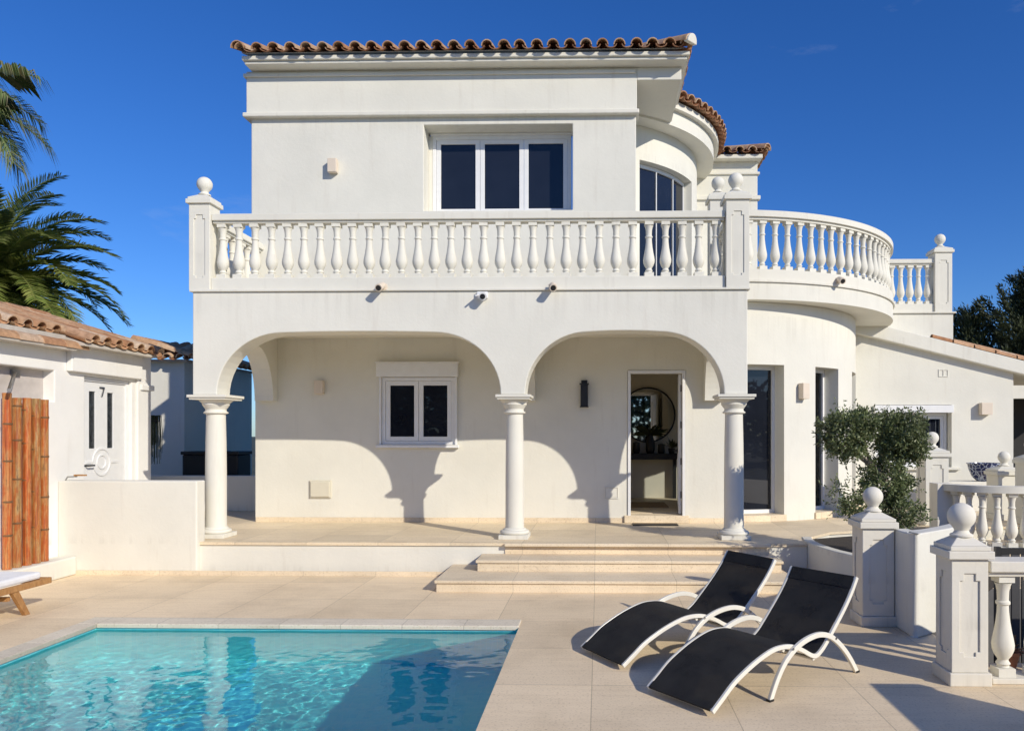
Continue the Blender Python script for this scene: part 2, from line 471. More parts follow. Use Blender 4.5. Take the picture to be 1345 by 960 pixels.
# ------------------------------------------------------------------ shared shapes
def baluster_profile(h):
    q = [(.062, .0), (.062, .075), (.036, .082), (.034, .10), (.043, .12), (.032, .145), (.031, .16), (.050, .205), (.063, .26), (.066, .31), (.060, .37), (.050, .45), (.041, .54), (.035, .63), (.033, .70), (.042, .715), (.042, .735), (.033, .75), (.035, .84), (.041, .89), (.050, .925), (.058, .935), (.058, 1.0)]
    return [(r * 1.12, z * h) for r, z in q]
_bal = {}
def baluster_mesh(h):
    k = round(h, 3)
    if k not in _bal:
        mb = MB(); pr = baluster_profile(h)
        mb.lathe(pr[2:-2], seg=14)
        for (za, zb, r) in ((0, .08 * h, .058), (.935 * h, h, .054)):
            mb.box(-r, r, -r, r, za, zb)
        _bal[k] = mb.mesh('baluster', M['trim'])
    return _bal[k]
def baluster(parent, x, y, z, h, rz=0):
    o = D.objects.new('baluster', baluster_mesh(h)); COL.objects.link(o); o.parent = parent
    o.location = Vector((x + random.uniform(-.004, .004), y + random.uniform(-.004, .004), z)) - WL[parent.name]; o.rotation_euler = (0, 0, rz + random.uniform(-.05, .05)); return o
def newel(root, x, y, z0, z1, wd, ballr, mat='trim', plinth=True, rz=0, capname='cap', panel=True, faces=(0, 1)):
    """square post with sunk panels, moulded cap and ball; parts are children of root"""
    h = wd / 2; Hc = .14
    T_ = Matrix.Translation((x, y, 0)) @ Matrix.Rotation(rz, 4, 'Z')
    def tr(mb): mb.v = [tuple(T_ @ Vector(p)) for p in mb.v]; return mb
    zb = z0 + (.09 if plinth else 0); zt = z1 - Hc
    s = MB().box(-h + .012, h - .012, -h + .012, h - .012, zb, zt)
    q = .27 * wd
    for f in range(4):
        holes = []
        if panel and f in (0, 1, 2, 3):
            a, b2 = zb + .14 * (zt - zb) , zt - .13 * (zt - zb)
            holes = [(-q + .0, q, a + .03, b2 - .05), (-q + .028, q - .028, a, b2)]
        rot = Matrix.Rotation(f * PI / 2, 4, 'Z')
        e = .0 if f % 2 == 0 else .0121
        s.grid([-h + e, h - e], [zb, zt], holes, lambda u, w_, d, rot=rot: tuple(rot @ Vector((u, d, w_))), -h, -h + .0119)
    B(tr(s), 'shaft', mat, root, bevel=.004)
    if plinth: B(tr(MB().box(-h - .018, h + .018, -h - .018, h + .018, z0, z0 + .089)), 'plinth', mat, root, bevel=.006)
    cpm = MB().box(-h - .03, h + .03, -h - .03, h + .03, zt, zt + .055)
    cpm.box(-h - .012, h + .012, -h - .012, h + .012, zt + .056, zt + .085)
    k = h + .005
    cpm.add([(-k, -k, zt + .086), (k, -k, zt + .086), (k, k, zt + .086), (-k, k, zt + .086), (-.05, -.05, z1), (.05, -.05, z1), (.05, .05, z1), (-.05, .05, z1)],
            [(3, 2, 1, 0), (4, 5, 6, 7), (0, 1, 5, 4), (1, 2, 6, 5), (2, 3, 7, 6), (3, 0, 4, 7)])
    cp = B(tr(cpm), capname, mat, root, bevel=.005)
    pr = [(.075, 0), (.075, .012), (.055, .022), (.045, .04), (.05, .05)]
    cz = .045 + ballr
    for i in range(1, 13):
        th = -PI / 2 + .55 + (PI - .55) * i / 12
        pr.append((max(.002, ballr * cos(th)), cz + ballr * sin(th)))
    B(tr(MB().lathe([(r, z1 + z) for r, z in pr], seg=24)), 'ball', mat, cp)
    return root

# ------------------------------------------------------------------ the villa
VY = 11.39; UY = 11.10
villa = thing('villa', 'large two storey white villa with arcaded porch and curved bays behind the pool', 'house', (-1.5, VY, 0))
DX0, DX1, DZ1 = .425, 1.285, 2.66
WX0, WX1, WZ0, WZ1 = -3.27, -2.155, 1.55, 2.565
B(MB().grid([-5.2, 1.95], [PF, 3.49], [(DX0, DX1, PF, DZ1), (WX0, WX1, WZ0, WZ1)], XZ, VY, VY + .28), 'porch_wall', 'white', villa, bevel=.012)
for bb in ((-5.2, -4.9, VY + .282, 19), (-4.898, 6, 18.7, 19)): B(MB().box(*bb, PF, 3.49), 'body_wall', 'white', villa)
for xa, xb in ((-5.18, DX0 - .06), (DX1 + .06, 1.9)): B(MB().box(xa, xb, VY - .012, VY - .001, PF, PF + .07), 'skirting_board', 'riser', villa)
# arcade front
AY0, AY1, AX0, AX1 = 9.5, 9.85, wx(253, 9.5), wx(982, 9.5)
SPR, TOP = 2.205, 3.50
def arch(xa, xb, zs, zc, r):
    """outline from right spring to left spring, rounded shoulders and a nearly flat crown"""
    pts = []
    n = 14
    for i in range(n + 1):
        a = (PI / 2) * i / n
        pts.append((xb - r + r * cos(a) , zs + (zc - .014 - zs) * sin(a)))
    m = 12
    for i in range(1, m):
        t_ = i / m; x = xb - r + (xa + 2 * r - xb) * t_
        pts.append((x, zc - .014 + .014 * (1 - (2 * t_ - 1) ** 2)))
    for i in range(n + 1):
        a = (PI / 2) * (1 - i / n)
        pts.append((xa + r - r * cos(a), zs + (zc - .014 - zs) * sin(a)))
    return pts
a1 = (wx(284.5, 9.5), wx(657.5, 9.5)); a2 = (wx(689.5, 9.5), wx(951.5, 9.5))
def wide(a): return a[1] - a[0]
out = [(AX0, SPR)]
o2 = [(AX1, SPR)] + arch(a2[0], a2[1], SPR, 3.0, .80) + arch(a1[0], a1[1], SPR, 3.0, .84) + [(AX0, SPR), (AX0, TOP), (AX1, TOP)]
B(MB().prism(o2, lambda x, z: (x, AY0, z), lambda x, z: (x, AY1, z)), 'arcade', 'white', villa, bevel=.012)
# side arches between the arcade and the house
def yarch(ya, yb, x0, x1, zc=2.98):
    pts = [(yb, SPR), (yb, 3.149), (ya, 3.149)]
    pts = arch(ya, yb - .16, SPR, zc, .52)
    poly = pts + [(ya, 3.149), (yb, 3.149), (yb, SPR)]
    return MB().prism(poly, lambda y, z: (x0, y, z), lambda y, z: (x1, y, z))
B(yarch(AY1 + .002, VY - .002, AX0 + .001, AX0 + .28), 'side_arch', 'white', villa, bevel=.01)
B(yarch(AY1 + .002, VY - .002, AX1 - .29, AX1 - .001), 'side_arch', 'white', villa, bevel=.01)
B(yarch(AY1 + .002, VY - .002, a1[1] + .02, a2[0] - .02), 'side_arch', 'white', villa, bevel=.01)
# porch ceiling / balcony slab with thin ledge
B(MB().box(AX0 + .01, AX1 - .01, AY1 + .002, VY - .003, 3.15, 3.5), 'balcony_slab', 'white', villa)
B(MB().box(AX0 - .03, AX1 + .03, AY0 - .03, AY1, TOP + .001, TOP + .028), 'ledge', 'trim', villa, bevel=.006)
# columns
def column(px, ab, rs):
    x = wx(px, 9.67); y = 9.675
    rt = rs * .9
    sh = MB().lathe([(rs * 1.02, PF + .13), (rs, PF + .3), (rs, PF + .75), (rs * .965, PF + 1.2), (rt, SPR - .24)], (x, y, 0), 28)
    cshaft = B(sh, 'column', 'trim', villa)
    bs = MB().box(x - .185, x + .185, y - .185, y + .185, PF + .001, PF + .055)
    bs.lathe([(.178, PF + .056), (.19, PF + .075), (.178, PF + .10), (.15, PF + .108), (.147, PF + .12), (rs * 1.02, PF + .135)], (x, y, 0), 28)
    B(bs, 'base', 'trim', cshaft, bevel=.004)
    cp = MB().lathe([(rt, SPR - .24), (rt + .03, SPR - .232), (rt + .034, SPR - .218), (rt + .012, SPR - .205), (rt + .008, SPR - .18), (rt + .03, SPR - .15), (rt + .05, SPR - .12), (rt + .045, SPR - .105), (ab * .42, SPR - .062)], (x, y, 0), 28)
    cp.box(x - ab * .46, x + ab * .46, y - ab * .46, y + ab * .46, SPR - .0615, SPR - .036)
    cp.box(x - ab / 2, x + ab / 2, y - ab / 2, y + ab / 2, SPR - .0355, SPR - .001)
    B(cp, 'capital', 'trim', cshaft, bevel=.004)
column(283.5, .50, .128)
column(676, .44, .117)
column(964, .47, .123)

# porch window
def sash_window(name, x0, x1, z0, z1, y, n, parent, fw=.06, gap=None, fmat='pvc'):
    """outer frame, n sashes and their panes"""
    fr = B(MB().grid([x0, x1], [z0, z1], [(x0 + fw * .8, x1 - fw * .8, z0 + fw * .8, z1 - fw * .8)], XZ, y, y + .07), name, fmat, parent, bevel=.004)
    iw = (x1 - x0 - 1.6 * fw) / n
    for k in range(n):
        a = x0 + fw * .8 + iw * k + .003; b = a + iw - .006
        B(MB().grid([a, b], [z0 + fw * .8 + .003, z1 - fw * .8 - .003], [(a + fw, b - fw, z0 + fw * 1.8, z1 - fw * 1.8)], XZ, y + .012, y + .06), 'sash', fmat, fr, bevel=.003)
        B(MB().box(a + fw - .001, b - fw + .001, y + .035, y + .042, z0 + fw * 1.8 - .001, z1 - fw * 1.8 + .001), 'pane', 'glass', fr)
    return fr
wf = sash_window('window', WX0 + .004, WX1 - .004, WZ0 + .004, WZ1 - .004, VY - .015, 2, villa, .066)
B(MB().box(WX0 - .06, WX1 + .05, VY - .11, VY - .017, WZ1 + .001, WZ1 + .20).box(WX0 - .075, WX1 + .065, VY - .12, VY - .016, WZ1 + .201, WZ1 + .225), 'shutter_box', 'pvc', wf, bevel=.006)
B(MB().box(WX0 - .07, WX1 + .06, VY - .09, VY - .016, WZ0 - .045, WZ0).box(WX0 - .03, WX0 + .003, VY - .06, VY - .016, WZ0 + .001, WZ1).box(WX1 - .003, WX1 + .03, VY - .06, VY - .016, WZ0 + .001, WZ1), 'sill', 'pvc', wf, bevel=.006)

# front door: frame, open leaf
TH = .50
dfm = MB().grid([DX0 + .002, DX1 - .002], [PF + .1, DZ1 - .002], [(DX0 + .045, DX1 - .045, PF, DZ1 - .045)], XZ, VY - .02, VY + .09)
fd = B(dfm, 'front_door', 'pvc', villa, bevel=.004)
B(MB().box(DX0 - .05, DX1 + .05, VY - .05, VY + .279, PF + .001, TH - .002), 'threshold', 'riser', fd, bevel=.005)
hx, hy = DX1 - .05, VY + .10; ang = R(85)
leafT = Matrix.Translation((hx, hy, 0)) @ Matrix.Rotation(ang, 4, 'Z')
def leaf(mb): mb.v = [tuple(leafT @ Vector(q)) for q in mb.v]; return mb
lw, lz0, lz1 = .77, TH + .01, DZ1 - .05
lf = MB().grid([.0, lw], [lz0, lz1], [(.14, lw - .14, lz0 + 1.0, lz1 - .14)], XZ, .0, .042)
dl = B(leaf(lf), 'door_leaf', 'pvc', fd, bevel=.004)
B(leaf(MB().box(.139, lw - .139, .016, .026, lz0 + .999, lz1 - .139)), 'pane', 'pvc', fd)
B(leaf(MB().box(.12, lw - .12, .0425, .05, lz0 + .12, lz0 + .9).box(.2, lw - .2, .0505, .056, lz0 + .2, lz0 + .82)), 'moulded_panel', 'pvc', fd, bevel=.004)
hd = MB().tube([(lw - .07, .043, 1.45), (lw - .07, .09, 1.45), (lw - .18, .09, 1.45)], .011, 8).box(lw - .09, lw - .05, .0425, .048, 1.36, 1.52)
B(leaf(hd), 'handle', 'black', fd)
for hz in (.75, 1.25, 1.8, 2.35):
    B(MB().box(hx - .012, hx + .012, hy - .02, hy + .02, hz, hz + .1), 'hinge', 'black', fd)
# hall behind the door
hall = MB().box(-.75, -.60, VY + .281, 14.75, PF + .01, 3.1).box(1.40, 1.52, VY + .281, 12.25, PF + .01, 3.1)
hall.box(-.599, 4.2, 14.6, 14.75, PF + .01, 3.1).box(-.75, 1.7, VY + .345, 14.75, 3.101, 3.145)
B(hall, 'hall_wall', 'inner', villa)
B(MB().prism([(-.598, VY + .29), (2.9, VY + .55), (3.7, 12.6), (4.2, 13.6), (4.2, 14.598), (-.598, 14.598)], lambda x, y: (x, y, PF + .012), lambda x, y: (x, y, TH - .004)), 'hall_floor', 'riser', villa)

# upper storey
UX0, UX1 = wx(330, UY), wx(835.5, UY)
UWX0, UWX1, UWZ0, UWZ1 = wx(556.5, UY), wx(752, UY), 4.98, 6.235
B(MB().grid([UX0, UX1], [3.501, 6.38], [(UWX0, UWX1, UWZ0, UWZ1)], XZ, UY, UY + .42), 'upper_wall', 'white', villa, bevel=.012)
for bb in ((UX0, UX0 + .3, UY + .423, 19), (UX0 + .301, 2.0, 18.7, 19), (UX1 - .3, UX1, UY + .423, 12.7)): B(MB().box(*bb, 3.501, 7.04), 'body_wall', 'white', villa)
uf = sash_window('window', UWX0 + .06, UWX1 - .03, UWZ0 + .005, UWZ1 - .035, UY + .33, 3, villa, .066)
B(MB().box(UWX0 + .03, UWX1 - .01, UY + .30, UY + .40, UWZ1 - .033, UWZ1 - .003), 'shutter_guide', 'pvc', uf, bevel=.004)
B(MB().box(UWX0 + .003, UWX1 - .003, UY + .25, UY + .42, UWZ0 + .0005, UWZ0 + .004).box(UWX0 + .003, UWX0 + .058, UY + .335, UY + .40, UWZ0 + .005, UWZ1 - .036), 'inner_reveal', 'trim', uf)
# frieze with two mouldings and the eaves board
FRZ0, FRZ1 = 6.38, 6.96
fz = MB().box(UX0 - .05, UX1 + .01, UY - .05, UY + .3, FRZ0 + .001, 7.02)
B(fz, 'frieze', 'white', villa, bevel=.008)
B(MB().box(UX0 - .09, UX1 + .04, UY - .095, UY + .2, FRZ0 - .035, FRZ0 + .03), 'string_course', 'trim', villa, bevel=.014)
B(MB().box(UX0 - .085, UX1 - .01, UY - .085, UY - .051, FRZ1 - .03, FRZ1 + .02).box(UX0 - .085, UX0 - .051, UY - .0505, UY + .2, FRZ1 - .03, FRZ1 + .02), 'string_course', 'trim', villa, bevel=.01)
EX1 = 1.19
B(MB().box(UX1 + .0105, EX1, UY - .052, 12.55, 6.835, 7.02), 'eaves_beam', 'white', villa, bevel=.01)
B(MB().box(wx(321, 10.83), EX1 + .055, 10.83, 12.45, 7.021, 7.065).box(wx(317, 10.79), EX1 + .09, 10.79, 12.45, 7.066, 7.125), 'fascia', 'trim', villa, bevel=.012)
# tiled roofs
def arc_tile(mb, P, u, v, n, r0, r1, ln, up=True, th=.014, seg=7):
    """one barrel tile: P lower end centre, u across, v up the slope, n normal"""
    vs, fs = [], []
    for (s, r) in ((0, r0), (ln, r1)):
        for rr in (r, r - th):
            for k in range(seg + 1):
                a = PI * k / seg
                h = sin(a) * rr * (1 if up else -.6)
                vs.append(P + v * s + u * (cos(a) * rr) + n * h)
    m = seg + 1
    for k in range(seg):
        fs.append((k, k + 1, 2 * m + k + 1, 2 * m + k))
        fs.append((m + k + 1, m + k, 3 * m + k, 3 * m + k + 1))
        fs.append((k, m + k, m + k + 1, k + 1))
    fs.append((0, 2 * m, 3 * m, m)); fs.append((seg, m + seg, 3 * m + seg, 2 * m + seg))
    k0 = len(mb.f); mb.add(vs, fs, True)
    if up: mb.m2.update(range(k0, len(mb.f)))
def tile_field(mb, O, u, v, n, width, length, sp=.236, row=.36, jit=.006, start=lambda x: 0, stop=lambda x: 99, rc=.082, over=.0):
    k = int(round(width / sp)); sp = width / k
    for i in range(k + 1):
        for half in (0, 1):
            x = (i + .5 * half) * sp
            if x > width + .001: continue
            s0 = start(x); s1 = min(length, stop(x)); s = s0; j = 0
            while s < s1 - .02:
                ln = min(row + .05, s1 - s + .02)
                q = O + u * (x + random.uniform(-jit, jit)) + v * (s + random.uniform(-jit, jit) * 1.5)
                if half == 0: arc_tile(mb, q + n * (.035 + .012), (u + v * random.uniform(-.03, .03)).normalized(), (v + n * .035).normalized(), n, rc + .004, rc - .008, ln, True)
                else: arc_tile(mb, q + n * .055, u, (v + n * .02).normalized(), n, rc, rc - .006, ln, False)
                s += row; j += 1
RZ = 7.168; SL = R(17)
roof = MB()
RX0, RX1, RY = wx(311, 10.7), 1.28, 10.70
RZm, RZ = RZ, 7.128
u_, v_ = Vector((1, 0, 0)), Vector((0, cos(SL), sin(SL))); n_ = u_.cross(v_)
Wd = RX1 - RX0
tile_field(roof, Vector((RX0 + .06, RY, RZ)), u_, v_, n_, Wd - .12, 5.0, stop=lambda x: (Wd - x) / cos(SL) * 1.0 + .05)
u2, v2 = Vector((0, 1, 0)), Vector((-cos(SL), 0, sin(SL)))
n2 = u2.cross(v2)
tile_field(roof, Vector((RX1 + .02, RY + .12, RZ)), u2, v2, n2, 1.75, 5.0, stop=lambda x: x * 1.0 + .05)
# hip ridge tiles
hp = Vector((RX1 + .0, RY - .02, RZ + .06)); hv = Vector((-cos(SL), cos(SL), sin(SL))).normalized(); hu = hv.cross(Vector((0, 0, 1))).normalized(); hn = hu.cross(hv)
for k in range(9): arc_tile(roof, hp + hv * (.42 * k), hu, (hv + hn * .03).normalized(), hn, .115, .10, .46)
rf = B(roof, 'roof', 'tile', villa, recalc=False)
hc = [(.10 * cos(PI * k / 12), .125 * sin(PI * k / 12)) for k in range(13)]
hq = Vector((RX1 + .0, RY - .02, RZ + .045))
B(MB().prism(hc, lambda a, b: tuple(hq + hu * a + hn * b - hv * .03), lambda a, b: tuple(hq + hu * a + hn * b + hv * .05)), 'hip_end', 'trim', rf, bevel=.01)
# verge tiles on the left end, mortar bed
vg = MB()
for k in range(10): arc_tile(vg, Vector((RX0 + .02, RY - .03, RZ + .05)) + v_ * (.36 * k), u_, (v_ + n_ * .03).normalized(), n_, .10, .09, .41)
B(vg, 'verge', 'tilepale', rf, recalc=False)
B(MB().add([(RX0 + .03, RY + .06, RZ + .02), (RX1 - .05, RY + .06, RZ + .02), (RX1 - 4, RY + 4 * cos(SL), RZ + 4 * sin(SL) + .02), (RX0 + .03, RY + 4 * cos(SL), RZ + 4 * sin(SL) + .02)], [(0, 1, 2, 3)]), 'roof_deck', 'mortar', rf)

# upper bay: curved wall, glazed door, ring eaves, radial tiles
bx, by, bR = -.6, 14.7, 2.46
pb = polar(bx, by)
hole = (31, 67, 3.6, 6.24)
B(MB().grid(rng(18, 120, 51), [3.501, 6.799], [hole], pb, bR, bR - .3, True), 'bay_wall', 'white', villa)
gd = B(MB().grid(rng(31.2, 66.8, 24), [3.92, 6.23], [(32.2, 42.6, 3.96, 6.17), (43.0, 54.6, 3.96, 6.17), (55.0, 65.8, 3.96, 6.17)], pb, bR - .14, bR - .2, True), 'glazed_door', 'pvc', villa)
for a, b in ((32.1, 42.7), (42.9, 54.7), (54.9, 65.9)):
    B(MB().grid([a, b], [3.95, 6.18], [], pb, bR - .160, bR - .167), 'pane', 'glass', gd)
B(MB().grid(rng(10, 130, 60), [6.80, 7.054], [], pb, 2.77, bR - .3, True), 'eaves_ring', 'white', villa)
B(MB().grid(rng(10, 130, 60), [7.056, 7.165], [], pb, 2.86, 2.45, True), 'fascia', 'trim', villa)
rr = MB()
for k in range(0, 27):
    a = 22 + k * 3.9
    for half in (0, 1):
        aa = R(a + half * 1.95)
        rad = Vector((sin(aa), -cos(aa), 0)); uu = Vector((cos(aa), sin(aa), 0)); vv = (-rad * cos(SL) + Vector((0, 0, sin(SL)))).normalized(); nn = uu.cross(vv)
        O = Vector((bx, by, RZm)) + rad * 2.97
        for j in range(3):
            rc = .098 - .010 * j
            if half == 0: arc_tile(rr, O + vv * (.36 * j) + nn * .045, uu, (vv + nn * .035).normalized(), nn, rc, rc - .008, .40)
            else: arc_tile(rr, O + vv * (.36 * j) + nn * .053, uu, (vv + nn * .02).normalized(), nn, rc, rc - .006, .40, False)
B(rr, 'bay_roof', 'tile', villa, recalc=False)
cone = MB()
cv = [(bx + 2.84 * sin(R(a)), by - 2.84 * cos(R(a)), RZm) for a in rng(10, 130, 40)] + [(bx, by, RZm + 3.0 * math.tan(SL))]
cone.add(cv, [(i, i + 1, 41) for i in range(40)], True)
B(cone, 'roof_deck', 'mortar', villa, recalc=False)
# rear upper block seen beyond the bay
KY = 15.2; kx1 = wx(995, KY)
B(MB().box(.5, kx1, KY, 19, 3.501, 7.12), 'rear_block', 'white', villa, bevel=.01)
B(MB().box(.5, kx1 + .05, KY - .05, KY + .1, 6.36, 6.44).box(.5, kx1 + .04, KY - .04, KY + .1, 6.86, 6.91), 'string_course', 'trim', villa, bevel=.01)
B(MB().box(.5, kx1 + .06, KY - .2, 19.1, 7.121, 7.20), 'fascia', 'trim', villa, bevel=.01)
rk = MB()
tile_field(rk, Vector((1.5, KY - .27, 7.2)), u_, v_, n_, kx1 + .1 - 1.5, 3.0, stop=lambda x: (kx1 - 1.4 - x) + .05)
tile_field(rk, Vector((kx1 + .16, KY - .2, 7.2)), u2, v2, n2, 3.0, 2.0, stop=lambda x: x + .05)
hp = Vector((kx1 + .14, KY - .28, 7.26))
for k in range(5): arc_tile(rk, hp + hv * (.42 * k), hu, (hv + hn * .03).normalized(), hn, .115, .10, .46)
B(rk, 'roof', 'tile', villa, recalc=False)

# lower bay: curved wall with deep windows
cx, cy, cR = 1.72, 14.36, 2.92
pc = polar(cx, cy)
lh = [(7.6, 22.0, PF + .1, 2.76), (34.4, 47.0, PF + .1, 2.76), (60, 72.5, PF + .1, 2.76)]
B(MB().grid(rng(0, 120, 60), [PF, 3.695], lh, pc, cR, cR - .34, True), 'bay_wall', 'white', villa)
for (a, b, z0, z1) in lh:
    m_ = (a + b) / 2
    f_ = B(MB().grid(rng(a + .03, b - .03, 8), [z0 + .003, z1 - .003], [(a + 1.1, b - 1.1, z0 + .06, z1 - .06)], pc, cR - .24, cR - .31, True), 'window', 'pvc', villa)
    B(MB().grid([a + 1.05, b - 1.05], [z0 + .055, z1 - .055], [], pc, cR - .27, cR - .278), 'pane', 'glass' if a < 10 else 'clear', f_)
    B(MB().grid(rng(a - .4, b + .4, 8), [z0 - .1 + .003, z0 + .002], [], pc, cR + .035, cR - .34, True), 'sill', 'riser', f_)
# round balcony slab
ex, ey, eR = 1.97, 14.7, 3.41
pe = polar(ex, ey)
angs = rng(-3.0, 92, 64)
poly = [(ex + eR * sin(R(a)), ey - eR * cos(R(a))) for a in angs] + [(ex - 1.0, ey + .05), (ex - 1.0, ey - 2.4), (ex - .19, ey - 2.5)]
B(MB().prism(poly, lambda x, y: (x, y, 3.70), lambda x, y: (x, y, 3.955), True), 'round_balcony', 'white', villa)
B(MB().grid(rng(-2.9, 91, 60), [3.957, 3.985], [], pe, eR + .03, eR - .3, True), 'ledge', 'trim', villa)
# terrace block on the right and the low side wing
B(MB().box(4.2, 6.68, 14.52, 19, PF, 3.99), 'terrace_block', 'white', villa, bevel=.012)
B(MB().box(5.3, 6.72, 14.48, 14.8, 3.991, 4.015), 'ledge', 'trim', villa)
GY = 14.3
def slope_z(x): return 3.50 - (x - 5.05) * .252
wgx0, wgx1, wgz0, wgz1 = wx(1150, GY), wx(1250, GY), 1.10, 2.26
wingx1 = wx(1331, GY)
xs = [4.0, wgx0, wgx1, wingx1]
wg = MB()
def wing_pt(u, w_, d): return (u, d, PF + (w_) * 1.0)
B(MB().prism([(4.0, PF), (wgx0, PF), (wgx0, slope_z(wgx0)), (4.0, slope_z(4.0))], lambda x, z: (x, GY, z), lambda x, z: (x, GY + .3, z))
  .prism([(wgx0, PF), (wgx1, PF), (wgx1, wgz0), (wgx0, wgz0)], lambda x, z: (x, GY, z), lambda x, z: (x, GY + .3, z))
  .prism([(wgx0, wgz1), (wgx1, wgz1), (wgx1, slope_z(wgx1)), (wgx0, slope_z(wgx0))], lambda x, z: (x, GY, z), lambda x, z: (x, GY + .3, z))
  .prism([(wgx1, PF), (wingx1, PF), (wingx1, slope_z(wingx1)), (wgx1, slope_z(wgx1))], lambda x, z: (x, GY, z), lambda x, z: (x, GY + .3, z)), 'wing_wall', 'white', villa)
sw = sash_window('window', wgx0 + .004, wgx1 - .02, wgz0 + .004, wgz1 - .155, GY + .16, 2, villa, .06)
B(MB().box(wgx0 - .03, wgx1 + .02, GY - .05, GY + .15, wgz1 - .15, wgz1 - .01), 'shutter_box', 'pvc', sw, bevel=.006)
B(MB().box(wgx0 - .05, wgx1 + .14, GY - .07, GY + .16, wgz0 - .05, wgz0 - .001), 'sill', 'trim', sw, bevel=.006)
cu = MB(); cxs = rng(wgx1 - .36, wgx1 - .15, 14)
cu.prism([(x, GY + .205 + .012 * sin(i * 1.7)) for i, x in enumerate(cxs)] + [(cxs[-1], GY + .235), (cxs[0], GY + .235)], lambda x, y: (x, y, wgz0 + .12), lambda x, y: (x, y, wgz1 - .28), True)
M['curtain'] = plain('grey_curtain', (.30, .34, .36), .9)
B(cu, 'curtain', 'curtain', sw)
# wing roof: thick white verge, tiles above
vr = MB().prism([(4.4, slope_z(4.4)), (9.6, slope_z(9.6)), (9.6, slope_z(9.6) + .24), (4.4, slope_z(4.4) + .27)], lambda x, z: (x, GY - .14, z), lambda x, z: (x, 19, z))
B(vr, 'wing_roof', 'white', villa, bevel=.015)
wt = MB(); sa = math.atan(.252)
v3 = Vector((-cos(sa), 0, sin(sa))); u3 = Vector((0, 1, 0)); n3 = u3.cross(v3)
tile_field(wt, Vector((9.5, GY + .05, slope_z(9.5) + .245)), u3, v3, n3, 3.0, 3.0)
B(wt, 'roof', 'tile', villa, recalc=False)
vt = MB()
for k in range(9): arc_tile(vt, Vector((9.6, GY - .06, slope_z(9.6) + .26)) + v3 * (.4 * k), u3, (v3 + n3 * .02).normalized(), n3, .075, .068, .37)
B(vt, 'verge', 'tilepale', villa, recalc=False)
B(MB().box(wingx1 + .001, 9.5, GY + 1.6, GY + 1.7, PF, 3.2).box(9.3, 9.55, GY, GY + .25, PF, 2.3), 'carport_wall', 'dark', villa)  # near-black colour stands in for the shade inside the carport opening
B(MB().box(wingx1 + .002, 9.5, GY + .02, GY + .16, slope_z(wingx1) - .22, slope_z(9.5) - .003), 'carport_beam', 'trim', villa)

# ------------------------------------------------------------------ balustrades of the balcony
RT, RB_, KB, KT = 4.50, 4.385, 3.53, 3.685
def straight_rail(root, xa, xb, y, kb, kt, rb, rt, n, wk=.2, wr=.19):
    B(MB().box(xa, xb, y - wk / 2, y + wk / 2, kb, kt), 'kerb', 'trim', root, bevel=.006)
    B(MB().box(xa, xb, y - wr / 2, y + wr / 2, rb + .03, rt).box(xa, xb, y - wr / 2 + .03, y + wr / 2 - .03, rb, rb + .0295), 'handrail', 'trim', root, bevel=.008)
    for i in range(n):
        baluster(root, xa + (xb - xa) * (i + .5) / n, y, kt, rb - kt)
def depth_rail(root, x, ya, yb, kb, kt, rb, rt, n, wk=.2, wr=.19):
    B(MB().box(x - wk / 2, x + wk / 2, ya, yb, kb, kt), 'kerb', 'trim', root, bevel=.006)
    B(MB().box(x - wr / 2, x + wr / 2, ya, yb, rb + .03, rt).box(x - wr / 2 + .03, x + wr / 2 - .03, ya, yb, rb, rb + .0295), 'handrail', 'trim', root, bevel=.008)
    for i in range(n): baluster(root, x, ya + (yb - ya) * (i + .5) / n, kt, rb - kt)
BYc = 9.635
NLX, NRX = wx(268.5, 9.63), wx(966.5, 9.63)
bl = thing('balustrade', 'long straight white balustrade along the front edge of the balcony above the arches', 'balustrade', (-1.6, BYc, KB), 'balustrades of the villa')
straight_rail(bl, NLX + .135, NRX - .15, BYc, KB, KT, RB_, RT, 31)
dl_ = thing('balustrade', 'short white balustrade closing the left end of the balcony, running back to the wall', 'balustrade', (NLX, 10.4, KB), 'balustrades of the villa')
depth_rail(dl_, NLX + .02, BYc + .16, UY - .003, KB, KT, RB_, RT, 6)
dr_ = thing('balustrade', 'short white balustrade running back from the right corner post of the front balcony', 'balustrade', (NRX, 10.4, KB), 'balustrades of the villa')
depth_rail(dr_, NRX, BYc + .16, 11.02, KB, KT, RB_, RT, 5)
n1 = thing('balustrade_post', 'white panelled post with ball top at the left end of the front balcony', 'post', (NLX, BYc, KB), 'ball topped posts')
newel(n1, NLX, BYc, KB, 4.76, .265, .095, plinth=False)
n2_ = thing('balustrade_post', 'white panelled post with ball top between the straight and the round balcony', 'post', (NRX, BYc, KB), 'ball topped posts')
newel(n2_, NRX, BYc, KB, 4.76, .285, .095, plinth=False)
n3_ = thing('balustrade_post', 'white ball topped post peeping out behind the balcony corner post', 'post', (1.76, 11.2, KB), 'ball topped posts')
newel(n3_, 1.74, 11.2, KB, 5.24, .27, .095, plinth=False)
